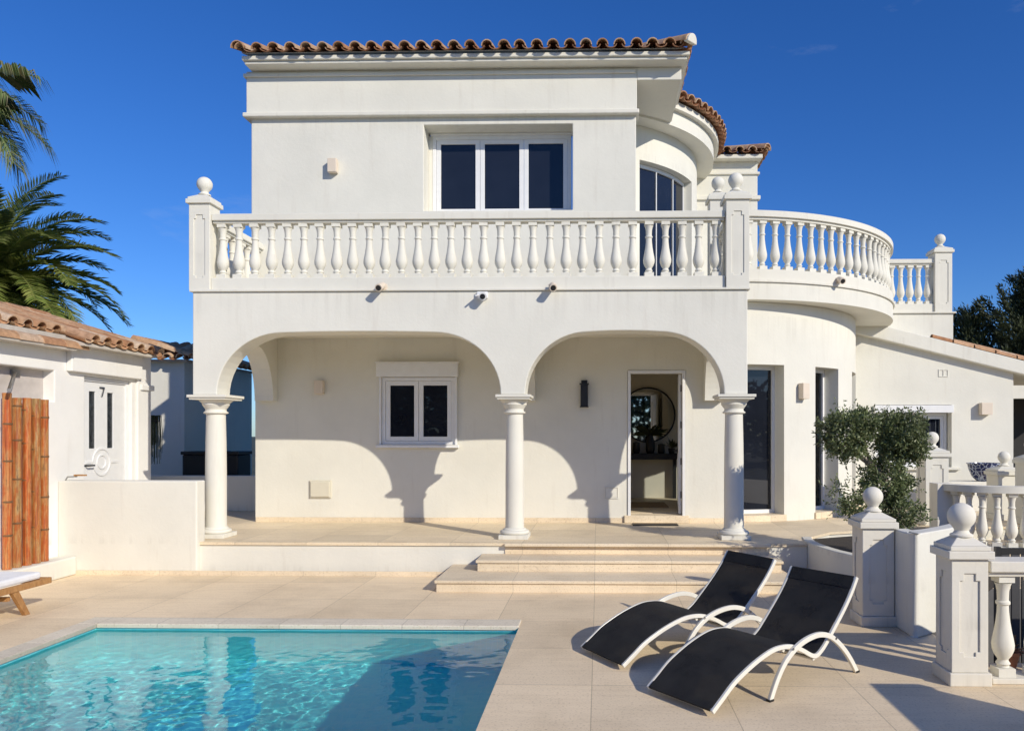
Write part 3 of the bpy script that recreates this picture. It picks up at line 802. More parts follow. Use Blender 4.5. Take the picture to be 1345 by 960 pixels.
# round balcony balustrade
rb = thing('balustrade', 'curved white balustrade round the projecting round balcony', 'balustrade', (ex, ey - eR + .1, 3.985), 'balustrades of the villa')
rc_ = eR - .10
B(MB().grid(rng(-1.2, 89.5, 60), [3.986, 4.15], [], pe, eR, eR - .2, True), 'kerb', 'trim', rb)
B(MB().grid(rng(-1.2, 89.5, 60), [4.93, 5.02], [], pe, eR + .005, eR - .205, True).grid(rng(-1.2, 89.5, 60), [4.89, 4.929], [], pe, eR - .03, eR - .17, True), 'handrail', 'trim', rb)
nb = 26
for i in range(nb):
    a = 1 + (88 - 1) * i / (nb - 1)
    baluster(rb, ex + rc_ * sin(R(a)), ey - rc_ * cos(R(a)), 4.15, .74, R(a))
rt_ = thing('balustrade', 'short straight white balustrade on the terrace wall, ending at the far right post', 'balustrade', (5.9, 14.65, 4.016), 'balustrades of the villa')
straight_rail(rt_, 5.32, 6.34, 14.66, 4.016, 4.18, 4.92, 5.03, 6)
n4 = thing('balustrade_post', 'white panelled post with ball top at the far right end of the terrace wall', 'post', (6.5, 14.66, 4.016), 'ball topped posts')
newel(n4, 6.5, 14.68, 4.016, 5.28, .32, .10, plinth=False)

# ------------------------------------------------------------------ wall fixtures
def wall_lamp(x, y, z, label, mat='lamp', hgt=.2, wd=.13, dep=.11, back=True):
    t = thing('wall_lamp', label, 'wall lamp', (x, y, z), 'wall lamps')
    B(MB().box(x - wd / 2, x + wd / 2, y - dep, y - .012, z - hgt / 2, z + hgt / 2), 'lamp_body', mat, t, bevel=.006)
    B(MB().box(x - wd / 2 + .02, x + wd / 2 - .02, y - .0115, y - .0005, z - hgt / 2 + .03, z + hgt / 2 - .03), 'back_plate', mat, t)
    return t
x_ = wx(439, UY); wall_lamp(x_, UY, wz(220, x_, UY), 'small square white wall lamp high on the upper wall beside the three part window')
x_ = wx(421.5, VY); wall_lamp(x_, VY, wz(509, x_, VY), 'small cream wall lamp in the porch left of the shuttered window')
x_ = wx(1292, GY); wall_lamp(x_, GY, wz(537, x_, GY), 'boxy peach wall lamp on the low side wing right of its window', hgt=.22, wd=.2, dep=.14)
a_ = 28.3
lx, ly = cx + cR * sin(R(a_)), cy - cR * cos(R(a_))
t = thing('wall_lamp', 'peach wall lamp on the curved bay between two tall windows', 'wall lamp', (lx, ly, 2.37), 'wall lamps')
for nm, d0, d1, hw, hh in (('lamp_body', .012, .12, .065, .12), ('back_plate', .0005, .0115, .045, .09)):
    mb = MB().box(-hw, hw, -d1, -d0, -hh, hh); T_ = Matrix.Translation((lx, ly, 2.37)) @ Matrix.Rotation(R(a_), 4, 'Z')
    mb.v = [tuple(T_ @ Vector(q)) for q in mb.v]; B(mb, nm, 'lamp', t, bevel=.006)
x_ = wx(767.5, VY); z_ = wz(517, x_, VY)
t = thing('wall_lamp', 'tall black wall lantern in the porch left of the open door', 'wall lamp', (x_, VY, z_), 'wall lamps')
B(MB().box(x_ - .055, x_ + .055, VY - .10, VY - .03, z_ - .19, z_ + .13), 'lamp_body', 'black', t, bevel=.004)
B(MB().box(x_ - .045, x_ + .045, VY - .029, VY - .001, z_ - .06, z_ + .20), 'back_plate', 'black', t, bevel=.003)
B(MB().box(x_ - .07, x_ + .07, VY - .115, VY - .02, z_ + .131, z_ + .15).box(x_ - .065, x_ + .065, VY - .11, VY - .025, z_ - .205, z_ - .191), 'cap', 'black', t)
# covers on the porch wall
x_ = wx(421.5, VY); z_ = wz(642, x_, VY)
t = thing('access_cover', 'beige square access cover low on the porch wall', 'cover', (x_, VY, z_))
B(MB().box(x_ - .165, x_ + .165, VY - .028, VY - .001, z_ - .135, z_ + .135), 'box', 'beige', t, bevel=.008)
B(MB().box(x_ - .145, x_ + .145, VY - .046, VY - .0285, z_ - .115, z_ + .115), 'lid', 'beige', t, bevel=.008)
x_ = wx(803, VY); z_ = wz(647, x_, VY)
t = thing('wall_hatch', 'flush white hatch plate low on the wall left of the open door', 'hatch', (x_, VY, z_))
B(MB().grid([x_ - .105, x_ + .105], [z_ - .09, z_ + .09], [(x_ - .09, x_ + .09, z_ - .075, z_ + .075)], XZ, VY - .012, VY - .001), 'hatch_frame', 'white', t, bevel=.003)
B(MB().box(x_ - .085, x_ + .085, VY - .009, VY - .001, z_ - .07, z_ + .07), 'lid', 'white', t)
x_ = wx(1239, GY); z_ = wz(490, x_, GY)
tag(B(MB().grid([x_ - .09, x_ + .09], [z_ - .07, z_ + .07], [(x_ - .075, x_ - .005, z_ - .055, z_ + .055), (x_ + .005, x_ + .075, z_ - .055, z_ + .055)], XZ, GY - .012, GY - .001), 'wall_vent', 'white'), 'small white vent plate high on the low side wing', 'vent')
# spotlights on the balcony edge
def spot(x, z, label, y=None, aim=0):
    y = (AY0 - .005 if y is None else y)
    t = thing('spotlight', label, 'spotlight', (x, y, z), 'spotlights under the balcony rail')
    B(MB().box(x - .05, x + .05, y - .03, y - .0, z - .035, z + .045), 'bracket', 'lamp', t, bevel=.005)
    d = Vector((.12 * aim, -1, -.45)).normalized()
    p0 = Vector((x, y - .02, z + .03)); 
    B(MB().tube([p0, p0 + d * .05, p0 + d * .16], [.036, .045, .047], 16), 'lamp_head', 'lamp', t)
    B(MB().tube([p0 + d * .158, p0 + d * .163], [.034, .034], 14), 'lens', 'black', t)
    return t
x_ = wx(504, 9.5); spot(x_, wz(378, x_, 9.5), 'small cream spotlight at the balcony edge above the first arch', aim=-1)
x_ = wx(726, 9.5); spot(x_, wz(378, x_, 9.5), 'small cream spotlight at the balcony edge above the second arch', aim=1)
a_ = 17.0; spot(wx(1102, 11.7), 4.05, 'small cream spotlight under the curved balustrade of the round balcony', y=ey - (eR + .004) * cos(math.asin((wx(1102, 11.7) - ex) / eR)), aim=1)
x_ = wx(634, 9.5); z_ = wz(389, x_, 9.5)
t = thing('security_camera', 'white dome security camera with black lens on the arcade over the middle column', 'security camera', (x_, AY0, z_))
B(MB().box(x_ - .07, x_ + .07, AY0 - .05, AY0 - .001, z_ - .035, z_ + .05), 'bracket', 'pvc', t, bevel=.012)
B(MB().tube([(x_ + .02, AY0 - .04, z_ - .0), (x_ + .02, AY0 - .14, z_ - .03)], [.045, .05], 18), 'housing', 'pvc', t)
B(MB().tube([(x_ + .02, AY0 - .139, z_ - .03), (x_ + .02, AY0 - .147, z_ - .032)], .033, 16), 'lens', 'black', t)
B(MB().tube([(x_ - .05, AY0 - .045, z_), (x_ - .06, AY0 - .16, z_ - .02)], [.012, .012], 10), 'antenna', 'pvc', t)
# door mat
x_ = wx(860, 11.15)
tag(B(MB().box(x_ - .33, x_ + .33, 10.98, 11.2, PF + .001, PF + .016), 'doormat', 'black', bevel=.004), 'narrow black doormat on the porch floor below the open door', 'doormat')

# ------------------------------------------------------------------ hall furniture
t = thing('console_table', 'dark console table top against the hall wall, seen through the open door', 'table', (.9, 14.3, TH))
B(MB().box(.2, 1.5, 14.18, 14.59, 1.24, 1.35), 'table_top', 'black', t, bevel=.004)
for s in (.24, 1.40): B(MB().box(s, s + .06, 14.45, 14.55, TH, 1.239), 'leg', 'black', t)
m, nt, b_ = new_mat('mirror_silver'); b_.inputs['Metallic'].default_value = 1; b_.inputs['Roughness'].default_value = .02; b_.inputs['Base Color'].default_value = (.75, .75, .75, 1); M['mirror'] = m
t = thing('round_mirror', 'round dark rimmed mirror hanging over the console table', 'mirror', (.93, 14.58, 2.07))
def ring(mb, c, r0, r1, y0, y1, seg=40):
    mb.grid(rng(0, 2 * PI, seg), [r0, r1], [], lambda u, w_, d: (c[0] + w_ * cos(u), d, c[1] + w_ * sin(u)), y0, y1, True); return mb
B(ring(MB(), (.93, 2.08), .50, .53, 14.555, 14.598), 'rim', 'black', t)
B(MB().prism([(.93 + .5 * cos(2 * PI * k / 40), 2.08 + .5 * sin(2 * PI * k / 40)) for k in range(40)], lambda x, z: (x, 14.575, z), lambda x, z: (x, 14.59, z)), 'mirror_glass', 'mirror', t)
t = thing('vase', 'dark vase of spreading leaves in front of the round mirror', 'vase', (.96, 14.35, 1.351))
B(MB().lathe([(.06, 1.351), (.085, 1.42), (.09, 1.55), (.06, 1.66), (.055, 1.70)], (.96, 14.35, 0), 16), 'vase_body', 'black', t)
lv = MB()
for k in range(60):
    a = random.uniform(0, 2 * PI); el = random.uniform(-.1, .75); ln = random.uniform(.22, .42)
    d = Vector((cos(a) * cos(el), sin(a) * cos(el) * .4, sin(el))); s = Vector((-sin(a), cos(a), .2)).normalized() * .02
    p0 = Vector((.96, 14.35, 1.69)); p1 = p0 + d * ln * .6 + Vector((0, 0, .03)); p2 = p0 + d * ln
    lv.add([p0 - s * .3, p0 + s * .3, p1 + s, p2, p1 - s], [(0, 1, 2, 3, 4)])
B(lv, 'leaves', 'cypress', t, recalc=False)
for (xx, hh, lb) in ((.70, .20, 'short dark glass jar left of the leafy vase'), (1.17, .17, 'short dark pot right of the leafy vase')):
    j = thing('jar', lb, 'jar', (xx, 14.35, 1.351), 'jars on the console table')
    B(MB().lathe([(.05, 1.351), (.065, 1.38), (.065, 1.351 + hh - .02)], (xx, 14.35, 0), 14), 'jar_body', 'black', j)
    B(MB().lathe([(.068, 1.351 + hh - .019), (.068, 1.351 + hh), (.01, 1.351 + hh + .015)], (xx, 14.35, 0), 14), 'lid', 'black', j)
t = thing('potted_plant', 'small dark potted plant at the right end of the console table', 'plant', (1.36, 14.33, 1.351))
B(MB().lathe([(.05, 1.351), (.07, 1.45)], (1.36, 14.33, 0), 14), 'pot', 'black', t)
lv = MB()
for k in range(40):
    a = random.uniform(0, 2 * PI); el = random.uniform(.2, 1.3); ln = random.uniform(.12, .26)
    d = Vector((cos(a) * cos(el), sin(a) * cos(el), sin(el))); s = Vector((-sin(a), cos(a), 0)) * .022
    p0 = Vector((1.36, 14.33, 1.45)); lv.add([p0, p0 + d * ln * .6 + s, p0 + d * ln, p0 + d * ln * .6 - s], [(0, 1, 2, 3)])
B(lv, 'leaves', 'cypress', t, recalc=False)
tag(B(MB().box(.45, 1.15, 12.6, 13.5, TH + .0, TH + .012), 'rug', plain('tan_rug', (.35, .24, .13), .95, var=.15, vs=40)), 'tan rug lying on the hall floor behind the open door', 'rug')

# ------------------------------------------------------------------ low walls and garden posts
lw_ = thing('low_wall', 'plain white wall at the pool terrace between bamboo and porch', 'wall', (-5.6, 9.2, 0))
B(MB().box(-6.60, AX0 + .25, 9.132, 9.33, .0, 1.14), 'wall_panel', 'white', lw_, bevel=.015)
def post(name, x, y, z0, z1, wd, br, label, rz=0, mat='cast', panel=True):
    t = thing(name, label, 'post', (x, y, z0), 'ball topped posts'); newel(t, x, y, z0, z1, wd, br, mat, True, rz, panel=panel); return t
post('stone_post', 2.512, 5.34, 0, 1.0, .246, .092, 'nearest weathered white post with ball top, at the end of the low railing')
post('stone_post', 2.48, 6.96, 0, 1.01, .28, .088, 'weathered white ball topped post standing directly behind the nearer lounger')
post('stone_post', wx(1224.5, 11.3) + .0, 11.3, PF, 1.52, .33, .09, 'ball topped post beside the olive tree in front of the side window', mat='trim')
post('stone_post', 6.30, 12.0, PF, 1.22, .36, .09, 'squat ball topped post beside the blue glazed pot', mat='trim', panel=False)
post('stone_post', 6.35, 11.35, PF, 1.42, .3, .09, 'ball topped post at the right edge before the dark carport', mat='trim', panel=False)
# railing to the right of the nearest post
lr = thing('balustrade', 'low white railing with stout balusters running off from the nearest post', 'balustrade', (3.3, 5.345, 0), 'garden balustrades')
B(MB().box(2.68, 4.6, 5.25, 5.45, .001, .04), 'kerb', 'cast', lr, bevel=.006)
B(MB().box(2.66, 4.6, 5.235, 5.455, .765, .84).box(2.66, 4.6, 5.27, 5.42, .73, .7645), 'handrail', 'cast', lr, bevel=.008)
for i in range(9): baluster(lr, 2.80 + .225 * i, 5.345, .04, .69)
# curved stair wall joined to the second post
def ribbon_wall(path, z0f, z1f, th):
    P = [Vector(p) for p in path]; mb = MB(); vs, fs = [], []
    n = len(P)
    for i, q in enumerate(P):
        t_ = (P[min(i + 1, n - 1)] - P[max(i - 1, 0)]).normalized(); nn = Vector((-t_.y, t_.x))
        for (o, z) in ((0, z0f(i / (n - 1))), (0, z1f(i / (n - 1))), (th, z1f(i / (n - 1))), (th, z0f(i / (n - 1)))):
            s_ = q + nn * o; vs.append((s_.x, s_.y, z))
    for i in range(n - 1):
        for k in range(4):
            k2 = (k + 1) % 4; fs.append((i * 4 + k, i * 4 + k2, (i + 1) * 4 + k2, (i + 1) * 4 + k))
    mb.add(vs, fs, True); o = len(mb.v) - len(vs)
    mb.f.append((o, o + 1, o + 2, o + 3)); mb.sm.append(False); e = o + (n - 1) * 4
    mb.f.append((e + 3, e + 2, e + 1, e)); mb.sm.append(False)
    return mb
def smooth_path(pts, n=40):
    out = []
    m = len(pts)
    for i in range(n + 1):
        f = i / n * (m - 1); k = min(int(f), m - 2); t_ = f - k
        p0, p1, p2, p3 = [Vector(pts[min(max(q, 0), m - 1)]) for q in (k - 1, k, k + 1, k + 2)]
        out.append(.5 * ((2 * p1) + (p2 - p0) * t_ + (2 * p0 - 5 * p1 + 4 * p2 - p3) * t_ ** 2 + (3 * p1 - p0 - 3 * p2 + p3) * t_ ** 3))
    return out
sp = [Vector(q) for q in ((2.628, 6.90), (2.628, 6.70), (2.628, 6.54), (2.632, 6.49), (2.645, 6.46), (2.67, 6.45), (2.71, 6.47), (2.9, 6.62), (3.12, 6.81), (3.36, 7.05))]
tag(B(ribbon_wall(sp, lambda t_: 0.001, lambda t_: .86 + .02 * t_, .14), 'stair_wall', 'white', bevel=.01), 'curved white stair wall bending away behind the post by the loungers', 'wall')
pp = smooth_path([(2.60, 9.85), (2.52, 9.4), (2.50, 8.9), (2.54, 8.4), (2.66, 7.8), (2.60, 7.12)])
tag(B(ribbon_wall(pp, lambda t_: 0.001, lambda t_: .395 + .07 * t_, .12), 'planter_wall', 'white', bevel=.01), 'low curved white planter wall in front of the olive tree', 'wall')
so = [(q.x + .1, q.y) for q in pp] + [(3.3, 6.9), (4.0, 7.8), (4.5, 9.0), (4.75, 10.6), (3.6, 10.3)]
struct(MB().prism(so, lambda x, y: (x, y, .16), lambda x, y: (x, y, .36)), 'planting_soil', 'soil')
# sunken stair well with dark gate
sx0, sx1, sy0, sy1 = SW
ww = MB().box(sx0 - .12, sx0 - .001, sy0 - .12, sy1 + .12, -1.6, -.016).box(sx1 + .001, sx1 + .12, sy0 - .12, sy1 + .12, -1.6, -.016)
ww.box(sx0, sx1, sy1 + .001, sy1 + .12, -1.6, -.016).box(sx0, sx1, sy0 - .12, sy0 - .001, -1.6, -.016).box(sx0 - .12, sx1 + .12, sy0 - .12, sy1 + .12, -1.7, -1.601)
struct(ww, 'stairwell_wall', plain('stairwell_shade_grey', (.16, .155, .15), .9))  # dark grey puts the stairwell's shade into the wall colour
gt = thing('metal_gate', 'dark slatted metal gate in the shade behind the nearest railing', 'gate', (3.9, 6.35, 0))
B(MB().box(3.26, 3.30, 6.33, 6.37, -1.6, .78).box(5.0, 5.04, 6.33, 6.37, -1.6, .78).box(3.301, 4.999, 6.335, 6.365, .72, .77).box(3.301, 4.999, 6.335, 6.365, -.3, -.25), 'gate_frame', 'black', gt)
sl = MB()
for i in range(20): sl.box(3.31 + i * .083, 3.375 + i * .083, 6.34, 6.36, -.249, .719)
B(sl, 'slat_panel', plain('dark_grey_paint', (.05, .05, .055), .6), gt)
x_, y_ = wx(1324, 5.62), 5.62
t = thing('flower_pot', 'small terracotta pot of dry leaves behind the nearest railing', 'flower pot', (x_, y_, 0))
B(MB().lathe([(.05, .001), (.075, .10), (.085, .11), (.085, .13)], (x_, y_, 0), 18), 'pot', 'terracotta', t)
lv = MB()
for k in range(90):
    a = random.uniform(0, 2 * PI); el = random.uniform(.0, 1.4); ln = random.uniform(.05, .13)
    d = Vector((cos(a) * cos(el), sin(a) * cos(el), sin(el))); s = Vector((-sin(a), cos(a), .3)) * .018; p0 = Vector((x_, y_, .12))
    lv.add([p0 + d * ln * .3, p0 + d * ln * .7 + s, p0 + d * ln * 1.2, p0 + d * ln * .7 - s], [(0, 1, 2, 3)])
M['dry'] = leaf_mat('dry_leaf', [(.10, .03, .02), (.16, .06, .03), (.04, .05, .02)])
B(lv, 'leaves', 'dry', t, recalc=False)
# curved garden balustrade
qx, qy, qR = 5.50, 10.78, .75
pq = polar(qx, qy)
cbm = thing('balustrade', 'small curved white balustrade bulging out before the blue pot', 'balustrade', (qx, qy - qR, .0), 'garden balustrades')
B(MB().grid(rng(-72, 110, 40), [.001, .24], [], pq, qR + .09, qR - .09, True), 'kerb', 'trim', cbm)
B(MB().grid(rng(-72, 110, 40), [.94, 1.03], [], pq, qR + .095, qR - .095, True), 'handrail', 'trim', cbm)
for i in range(14):
    a = -62 + i * 13.0; baluster(cbm, qx + qR * sin(R(a)), qy - qR * cos(R(a)), .24, .70, R(a))
T_ = Vector((qx + (qR + .02) * sin(R(-80)), qy - (qR + .02) * cos(R(-80)), 0))
B(MB().box(T_.x - .12, T_.x + .12, T_.y - .13, T_.y + .13, .001, 1.035), 'end_post', 'cast', cbm, bevel=.008)
slab_poly([(qx + .9 * sin(R(a)), qy - .9 * cos(R(a))) for a in rng(-100, 130, 30)] + [(7.2, 11.3), (4.4, 11.0)], .001, .20, 'landing', 'porchfloor')
bw = thing('low_wall', 'low white bench wall on the upper terrace carrying the blue pot', 'wall', (6.8, 13.4, PF))
B(MB().box(5.75, 8.8, 13.15, 13.55, PF + .001, .90), 'wall_panel', 'white', bw, bevel=.01)
x_, y_ = wx(1290, 13.3) + .05, 13.32
t = thing('planter_pot', 'blue glazed pot with pale pattern on the low white bench wall', 'pot', (x_, y_, .901))
B(MB().lathe([(.12, .901), (.20, .98), (.25, 1.10), (.27, 1.19), (.285, 1.2), (.285, 1.215), (.25, 1.215), (.23, 1.15)], (x_, y_, 0), 28), 'pot_body', 'pot', t)
B(MB().lathe([(.2, 1.14), (.236, 1.16)], (x_, y_, 0), 20), 'soil', 'soil', t)
# unseen wall block added off frame to cast the shadow on the terrace
gw = thing('shadow_wall', 'unseen white wall added off frame to cast the shadow by the nearest post', 'wall', (3.5, 2.4, 0))
B(MB().box(3.32, 3.6, .6, 3.78, .001, 1.0), 'wall_panel', 'white', gw, bevel=.01)
B(MB().box(3.29, 3.63, .57, 3.81, 1.001, 1.06), 'coping', 'cast', gw, bevel=.01)

# ------------------------------------------------------------------ loungers
PROF = [(0, .035), (.09, .098), (.19, .168), (.30, .222), (.40, .262), (.50, .293), (.59, .311), (.68, .312), (.755, .302), (.83, .279), (.90, .247), (.96, .215), (1.005, .196), (1.045, .193), (1.09, .213), (1.15, .256), (1.26, .358), (1.37, .465), (1.46, .568), (1.53, .67)]
ARCH = [(.51, 0), (.545, .066), (.586, .131), (.63, .187), (.678, .233), (.75, .281), (.838, .317), (.94, .338), (1.04, .341), (1.14, .318), (1.22, .275), (1.30, .213), (1.37, .146), (1.43, .075), (1.485, 0)]
def sweep(path, w, th, y):
    P = [Vector((p[0], 0, p[1])) for p in path]; vs, fs = [], []
    n = len(P)
    for i, q in enumerate(P):
        t_ = (P[min(i + 1, n - 1)] - P[max(i - 1, 0)]).normalized(); nn = Vector((-t_.z, 0, t_.x))
        for (a, b) in ((-1, -1), (1, -1), (1, 1), (-1, 1)):
            s_ = q + nn * (b * th / 2); vs.append((s_.x, y + a * w / 2, s_.z))
    for i in range(n - 1):
        for k in range(4):
            k2 = (k + 1) % 4; fs.append((i * 4 + k, i * 4 + k2, (i + 1) * 4 + k2, (i + 1) * 4 + k))
    fs.append((0, 1, 2, 3)); fs.append(tuple((n - 1) * 4 + k for k in (3, 2, 1, 0)))
    return MB().add(vs, fs)
def dense(p, n=60): return [(q.x, q.y) for q in smooth_path(p, n)]
PD, AD = dense(PROF, 70), dense(ARCH, 50)
lg = thing('sun_lounger', 'black sling sun lounger on white curved frame, the nearer of the pair', 'sun lounger', (.50, 4.805, 0), 'black sling sun loungers', R(39.2))
for s in (-1, 1):
    o = sweep(PD, .020, .030, s * .281); B(o, 'side_rail', 'frame', lg, True, bevel=.004)
    o = sweep([(x, z + .0) for x, z in AD], .024, .036, s * .308); B(o, 'leg_arch', 'frame', lg, True, bevel=.004)
for s in (-1, 1):
    for xx in (.513, 1.482): B(MB().box(xx - .021, xx + .021, s * .308 - .015, s * .308 + .015, 0, .014), 'foot_cap', 'black', lg, True)
    for xx, zz in ((.735, .298), (1.215, .288)): B(MB().tube([(xx, s * .3205, zz), (xx, s * .324, zz)], .009, 10), 'bolt', 'steel', lg, True)
for (x, z) in ((PD[0][0] + .012, PD[0][1] + .008), (PD[-1][0] - .008, PD[-1][1] - .012), (.70, .285), (1.03, .17)):
    B(MB().tube([(x, -.27, z), (x, .27, z)], .013, 10), 'crossbar', 'frame', lg, True)
off = []
for i, q in enumerate(PD):
    t_ = (Vector(PD[min(i + 1, len(PD) - 1)]) - Vector(PD[max(i - 1, 0)])).normalized(); off.append((q[0] - t_.y * .010, q[1] + t_.x * .010))
B(sweep(off, .53, .007, 0), 'sling', 'sling', lg, True)
B(sweep(off[-4:], .532, .013, 0), 'top_hem', 'sling', lg, True)
B(sweep(off[:3], .532, .016, 0), 'foot_hem', 'sling', lg, True)
l2 = dup(lg, (.017, 5.725, 0), R(33), 'black sling sun lounger on white curved frame, the farther one nearer the steps')

# teak sunbed at the left edge
sb = thing('teak_sunbed', 'teak sunbed with thin white cushion beside the pool', 'sunbed', (-5.47, 6.3, 0))
B(MB().box(-5.80, -5.14, 5.2, 7.28, .305, .375), 'cushion', 'cushion', sb, bevel=.022)
B(MB().box(-5.83, -5.79, 5.1, 7.38, .245, .303).box(-5.15, -5.11, 5.1, 7.38, .245, .303).box(-5.789, -5.151, 7.33, 7.38, .245, .303).box(-5.789, -5.151, 5.1, 5.15, .245, .303), 'frame', 'teak', sb, bevel=.006)
for (x, y, sx, sy) in ((-5.14, 7.0, .02, .16), (-5.79, 7.0, -.02, .16), (-5.14, 5.5, .02, -.16), (-5.79, 5.5, -.02, -.16)):
    l = MB(); r_ = .03
    l.prism([(-r_, -.02), (r_, -.02), (r_, .02), (-r_, .02)], lambda a, b: (x + b, y + a * 1.4 - sy * .45, .244), lambda a, b: (x + b + sx - .02, y + a + sy * .5, .001))
    B(l, 'leg', 'teak', sb, bevel=.004)
B(MB().box(-5.74, -5.18, 6.90, 6.94, .16, .20).box(-5.48, -5.44, 5.5, 6.899, .17, .20), 'stretcher', 'teak', sb, bevel=.004)

sb.location.x -= .28

# ------------------------------------------------------------------ white outbuilding on the left
OX = -6.6
ob = thing('outbuilding', 'small white tiled outbuilding with a white door at the left of the pool', 'outbuilding', (OX - 1, 9.6, 0))
DY0, DY1 = 9.62, 10.60
B(MB().grid([5.0, 10.70], [0.001, 2.86], [(8.0, 9.08, 2.10, 2.48), (DY0, DY1, PF, 2.46)], YZ, OX, OX - .25), 'front_wall', 'sunlit', ob, bevel=.012)
B(MB().box(-10.2, OX - .251, 10.45, 10.69, .001, 2.86).box(-10.2, OX - .251, 5.0, 5.2, .001, 2.86), 'end_wall', 'white', ob)
B(MB().box(OX - .16, OX - .14, 7.99, 9.09, 2.09, 2.49), 'niche_panel', plain('beige_panel', (.52, .47, .43), .8), ob)
B(MB().box(OX + .001, OX + .075, 9.28, 10.74, 2.49, 2.84), 'lintel', 'sunlit', ob, bevel=.01)
B(MB().box(OX - .2, OX + .03, 10.701, 11.02, .001, 2.84).box(OX - .22, OX + .06, 10.75, 11.06, 2.34, 2.42), 'corner_pier', 'sunlit', ob, bevel=.01)
# door
DR = OX + .055
dr = B(MB().grid([DY0 + .003, DY1 - .003], [PF + .002, 2.457], [(DY0 + .05, DY1 - .05, PF, 2.40)], YZ, DR - .10, DR - .17), 'door', 'pvc', ob, bevel=.004)
s1 = (DY0 + .18, DY0 + .31); s2 = (DY0 + .55, DY0 + .68)
B(MB().grid([DY0 + .052, DY1 - .052], [PF + .01, 2.398], [(*s1, 1.52, 2.27), (*s2, 1.52, 2.27)], YZ, DR - .12, DR - .16), 'door_leaf', 'pvc', dr, bevel=.004)
M['obscure'] = plain('obscure_glass', (.035, .04, .045), .3, var=.5, vs=30)
for q in (s1, s2): B(MB().box(DR - .145, DR - .14, q[0] - .002, q[1] + .002, 1.518, 2.272), 'pane', 'obscure', dr)
def ringx(mb, cy_, cz_, r0, r1, x0, x1, seg=28, a0=0, a1=2 * PI):
    mb.grid(rng(a0, a1, seg), [r0, r1], [], lambda u, w_, d: (d, cy_ + w_ * cos(u), cz_ + w_ * sin(u)), x0, x1, True); return mb
oc = (DY0 + .43, 1.34)
orn = ringx(MB(), *oc, .165, .19, DR - .119, DR - .108); ringx(orn, *oc, .08, .10, DR - .119, DR - .108)
orn.box(DR - .119, DR - .108, oc[0] - .33, oc[0] - .192, 1.32, 1.35).box(DR - .119, DR - .108, oc[0] + .192, oc[0] + .33, 1.32, 1.35)
B(orn, 'medallion', 'pvc', dr)
zz, yy, hh = 2.29, DY0 + .38, .13
B(MB().prism([(yy, zz + hh), (yy + .10, zz + hh), (yy + .10, zz + hh - .02), (yy + .055, zz), (yy + .03, zz), (yy + .075, zz + hh - .022), (yy, zz + hh - .022)], lambda y, z: (DR - .119, y, z - .08), lambda y, z: (DR - .108, y, z - .08)), 'house_number', 'steel', dr)
B(MB().tube([(DR - .12, DY0 + .09, 1.30), (DR - .06, DY0 + .09, 1.30), (DR - .06, DY0 + .20, 1.30)], .011, 8), 'handle', 'black', dr)
# roof with barrel tiles
oS = R(16.5); OE = OX + .27
v4 = Vector((-cos(oS), 0, sin(oS))); u4 = Vector((0, 1, 0)); n4_ = u4.cross(v4)
ort = MB()
tile_field(ort, Vector((OE, 5.4, 2.83)), u4, v4, n4_, 5.42, 1.75, start=lambda x: .34 if x < 3.8 else 0, row=.34)
orf = B(ort, 'roof', 'tilepale', ob, recalc=False)
rg = MB()
e_ = Vector((OE, 5.3, 2.83)) + v4 * 1.78 + Vector((0, 0, .06))
for k in range(15): arc_tile(rg, e_ + u4 * (.37 * k), Vector((1, 0, 0)), Vector((0, 1, 0)), Vector((0, 0, 1)), .10, .09, .42)
B(rg, 'ridge', 'tilepale', orf, recalc=False); rg = MB()
e_ = Vector((OX + .11, 5.3, 2.755))
for k in range(11): arc_tile(rg, e_ + u4 * (.37 * k), Vector((1, 0, 0)), Vector((0, 1, .01)), Vector((0, 0, 1)), .105, .093, .42)
B(rg, 'coping_row', 'tilepale', orf, recalc=False)
dk = MB(); A_ = Vector((OE - .32, 5.2, 2.85)) + v4 * 0
q0 = Vector((OE, 5.2, 2.835)) + v4 * .36; q1 = Vector((OE, 5.2, 2.835)) + v4 * 1.8
dk.prism([(q0.x, q0.z), (q1.x, q1.z), (-10.3, 2.9), (-10.3, 2.862), (OX - .1, 2.862)], lambda x, z: (x, 5.2, z), lambda x, z: (x, 10.72, z))
B(dk, 'roof_deck', 'mortar', orf)
B(MB().box(OX - .2, OX + .19, 5.2, 9.2, 2.73, 2.765), 'mortar_bed', 'mortar', orf)
B(MB().box(OX + .001, OX + .05, 5.2, 9.2, 2.766, 2.92), 'parapet', 'mortar', orf)
dk = MB().prism([(OE - .02, 2.80), (OE - .5, 2.80), (OE - .5, 3.01), (OE - .02, 2.83)], lambda x, z: (x, 9.25, z), lambda x, z: (x, 10.8, z))
B(dk, 'roof_deck', 'mortar', orf)
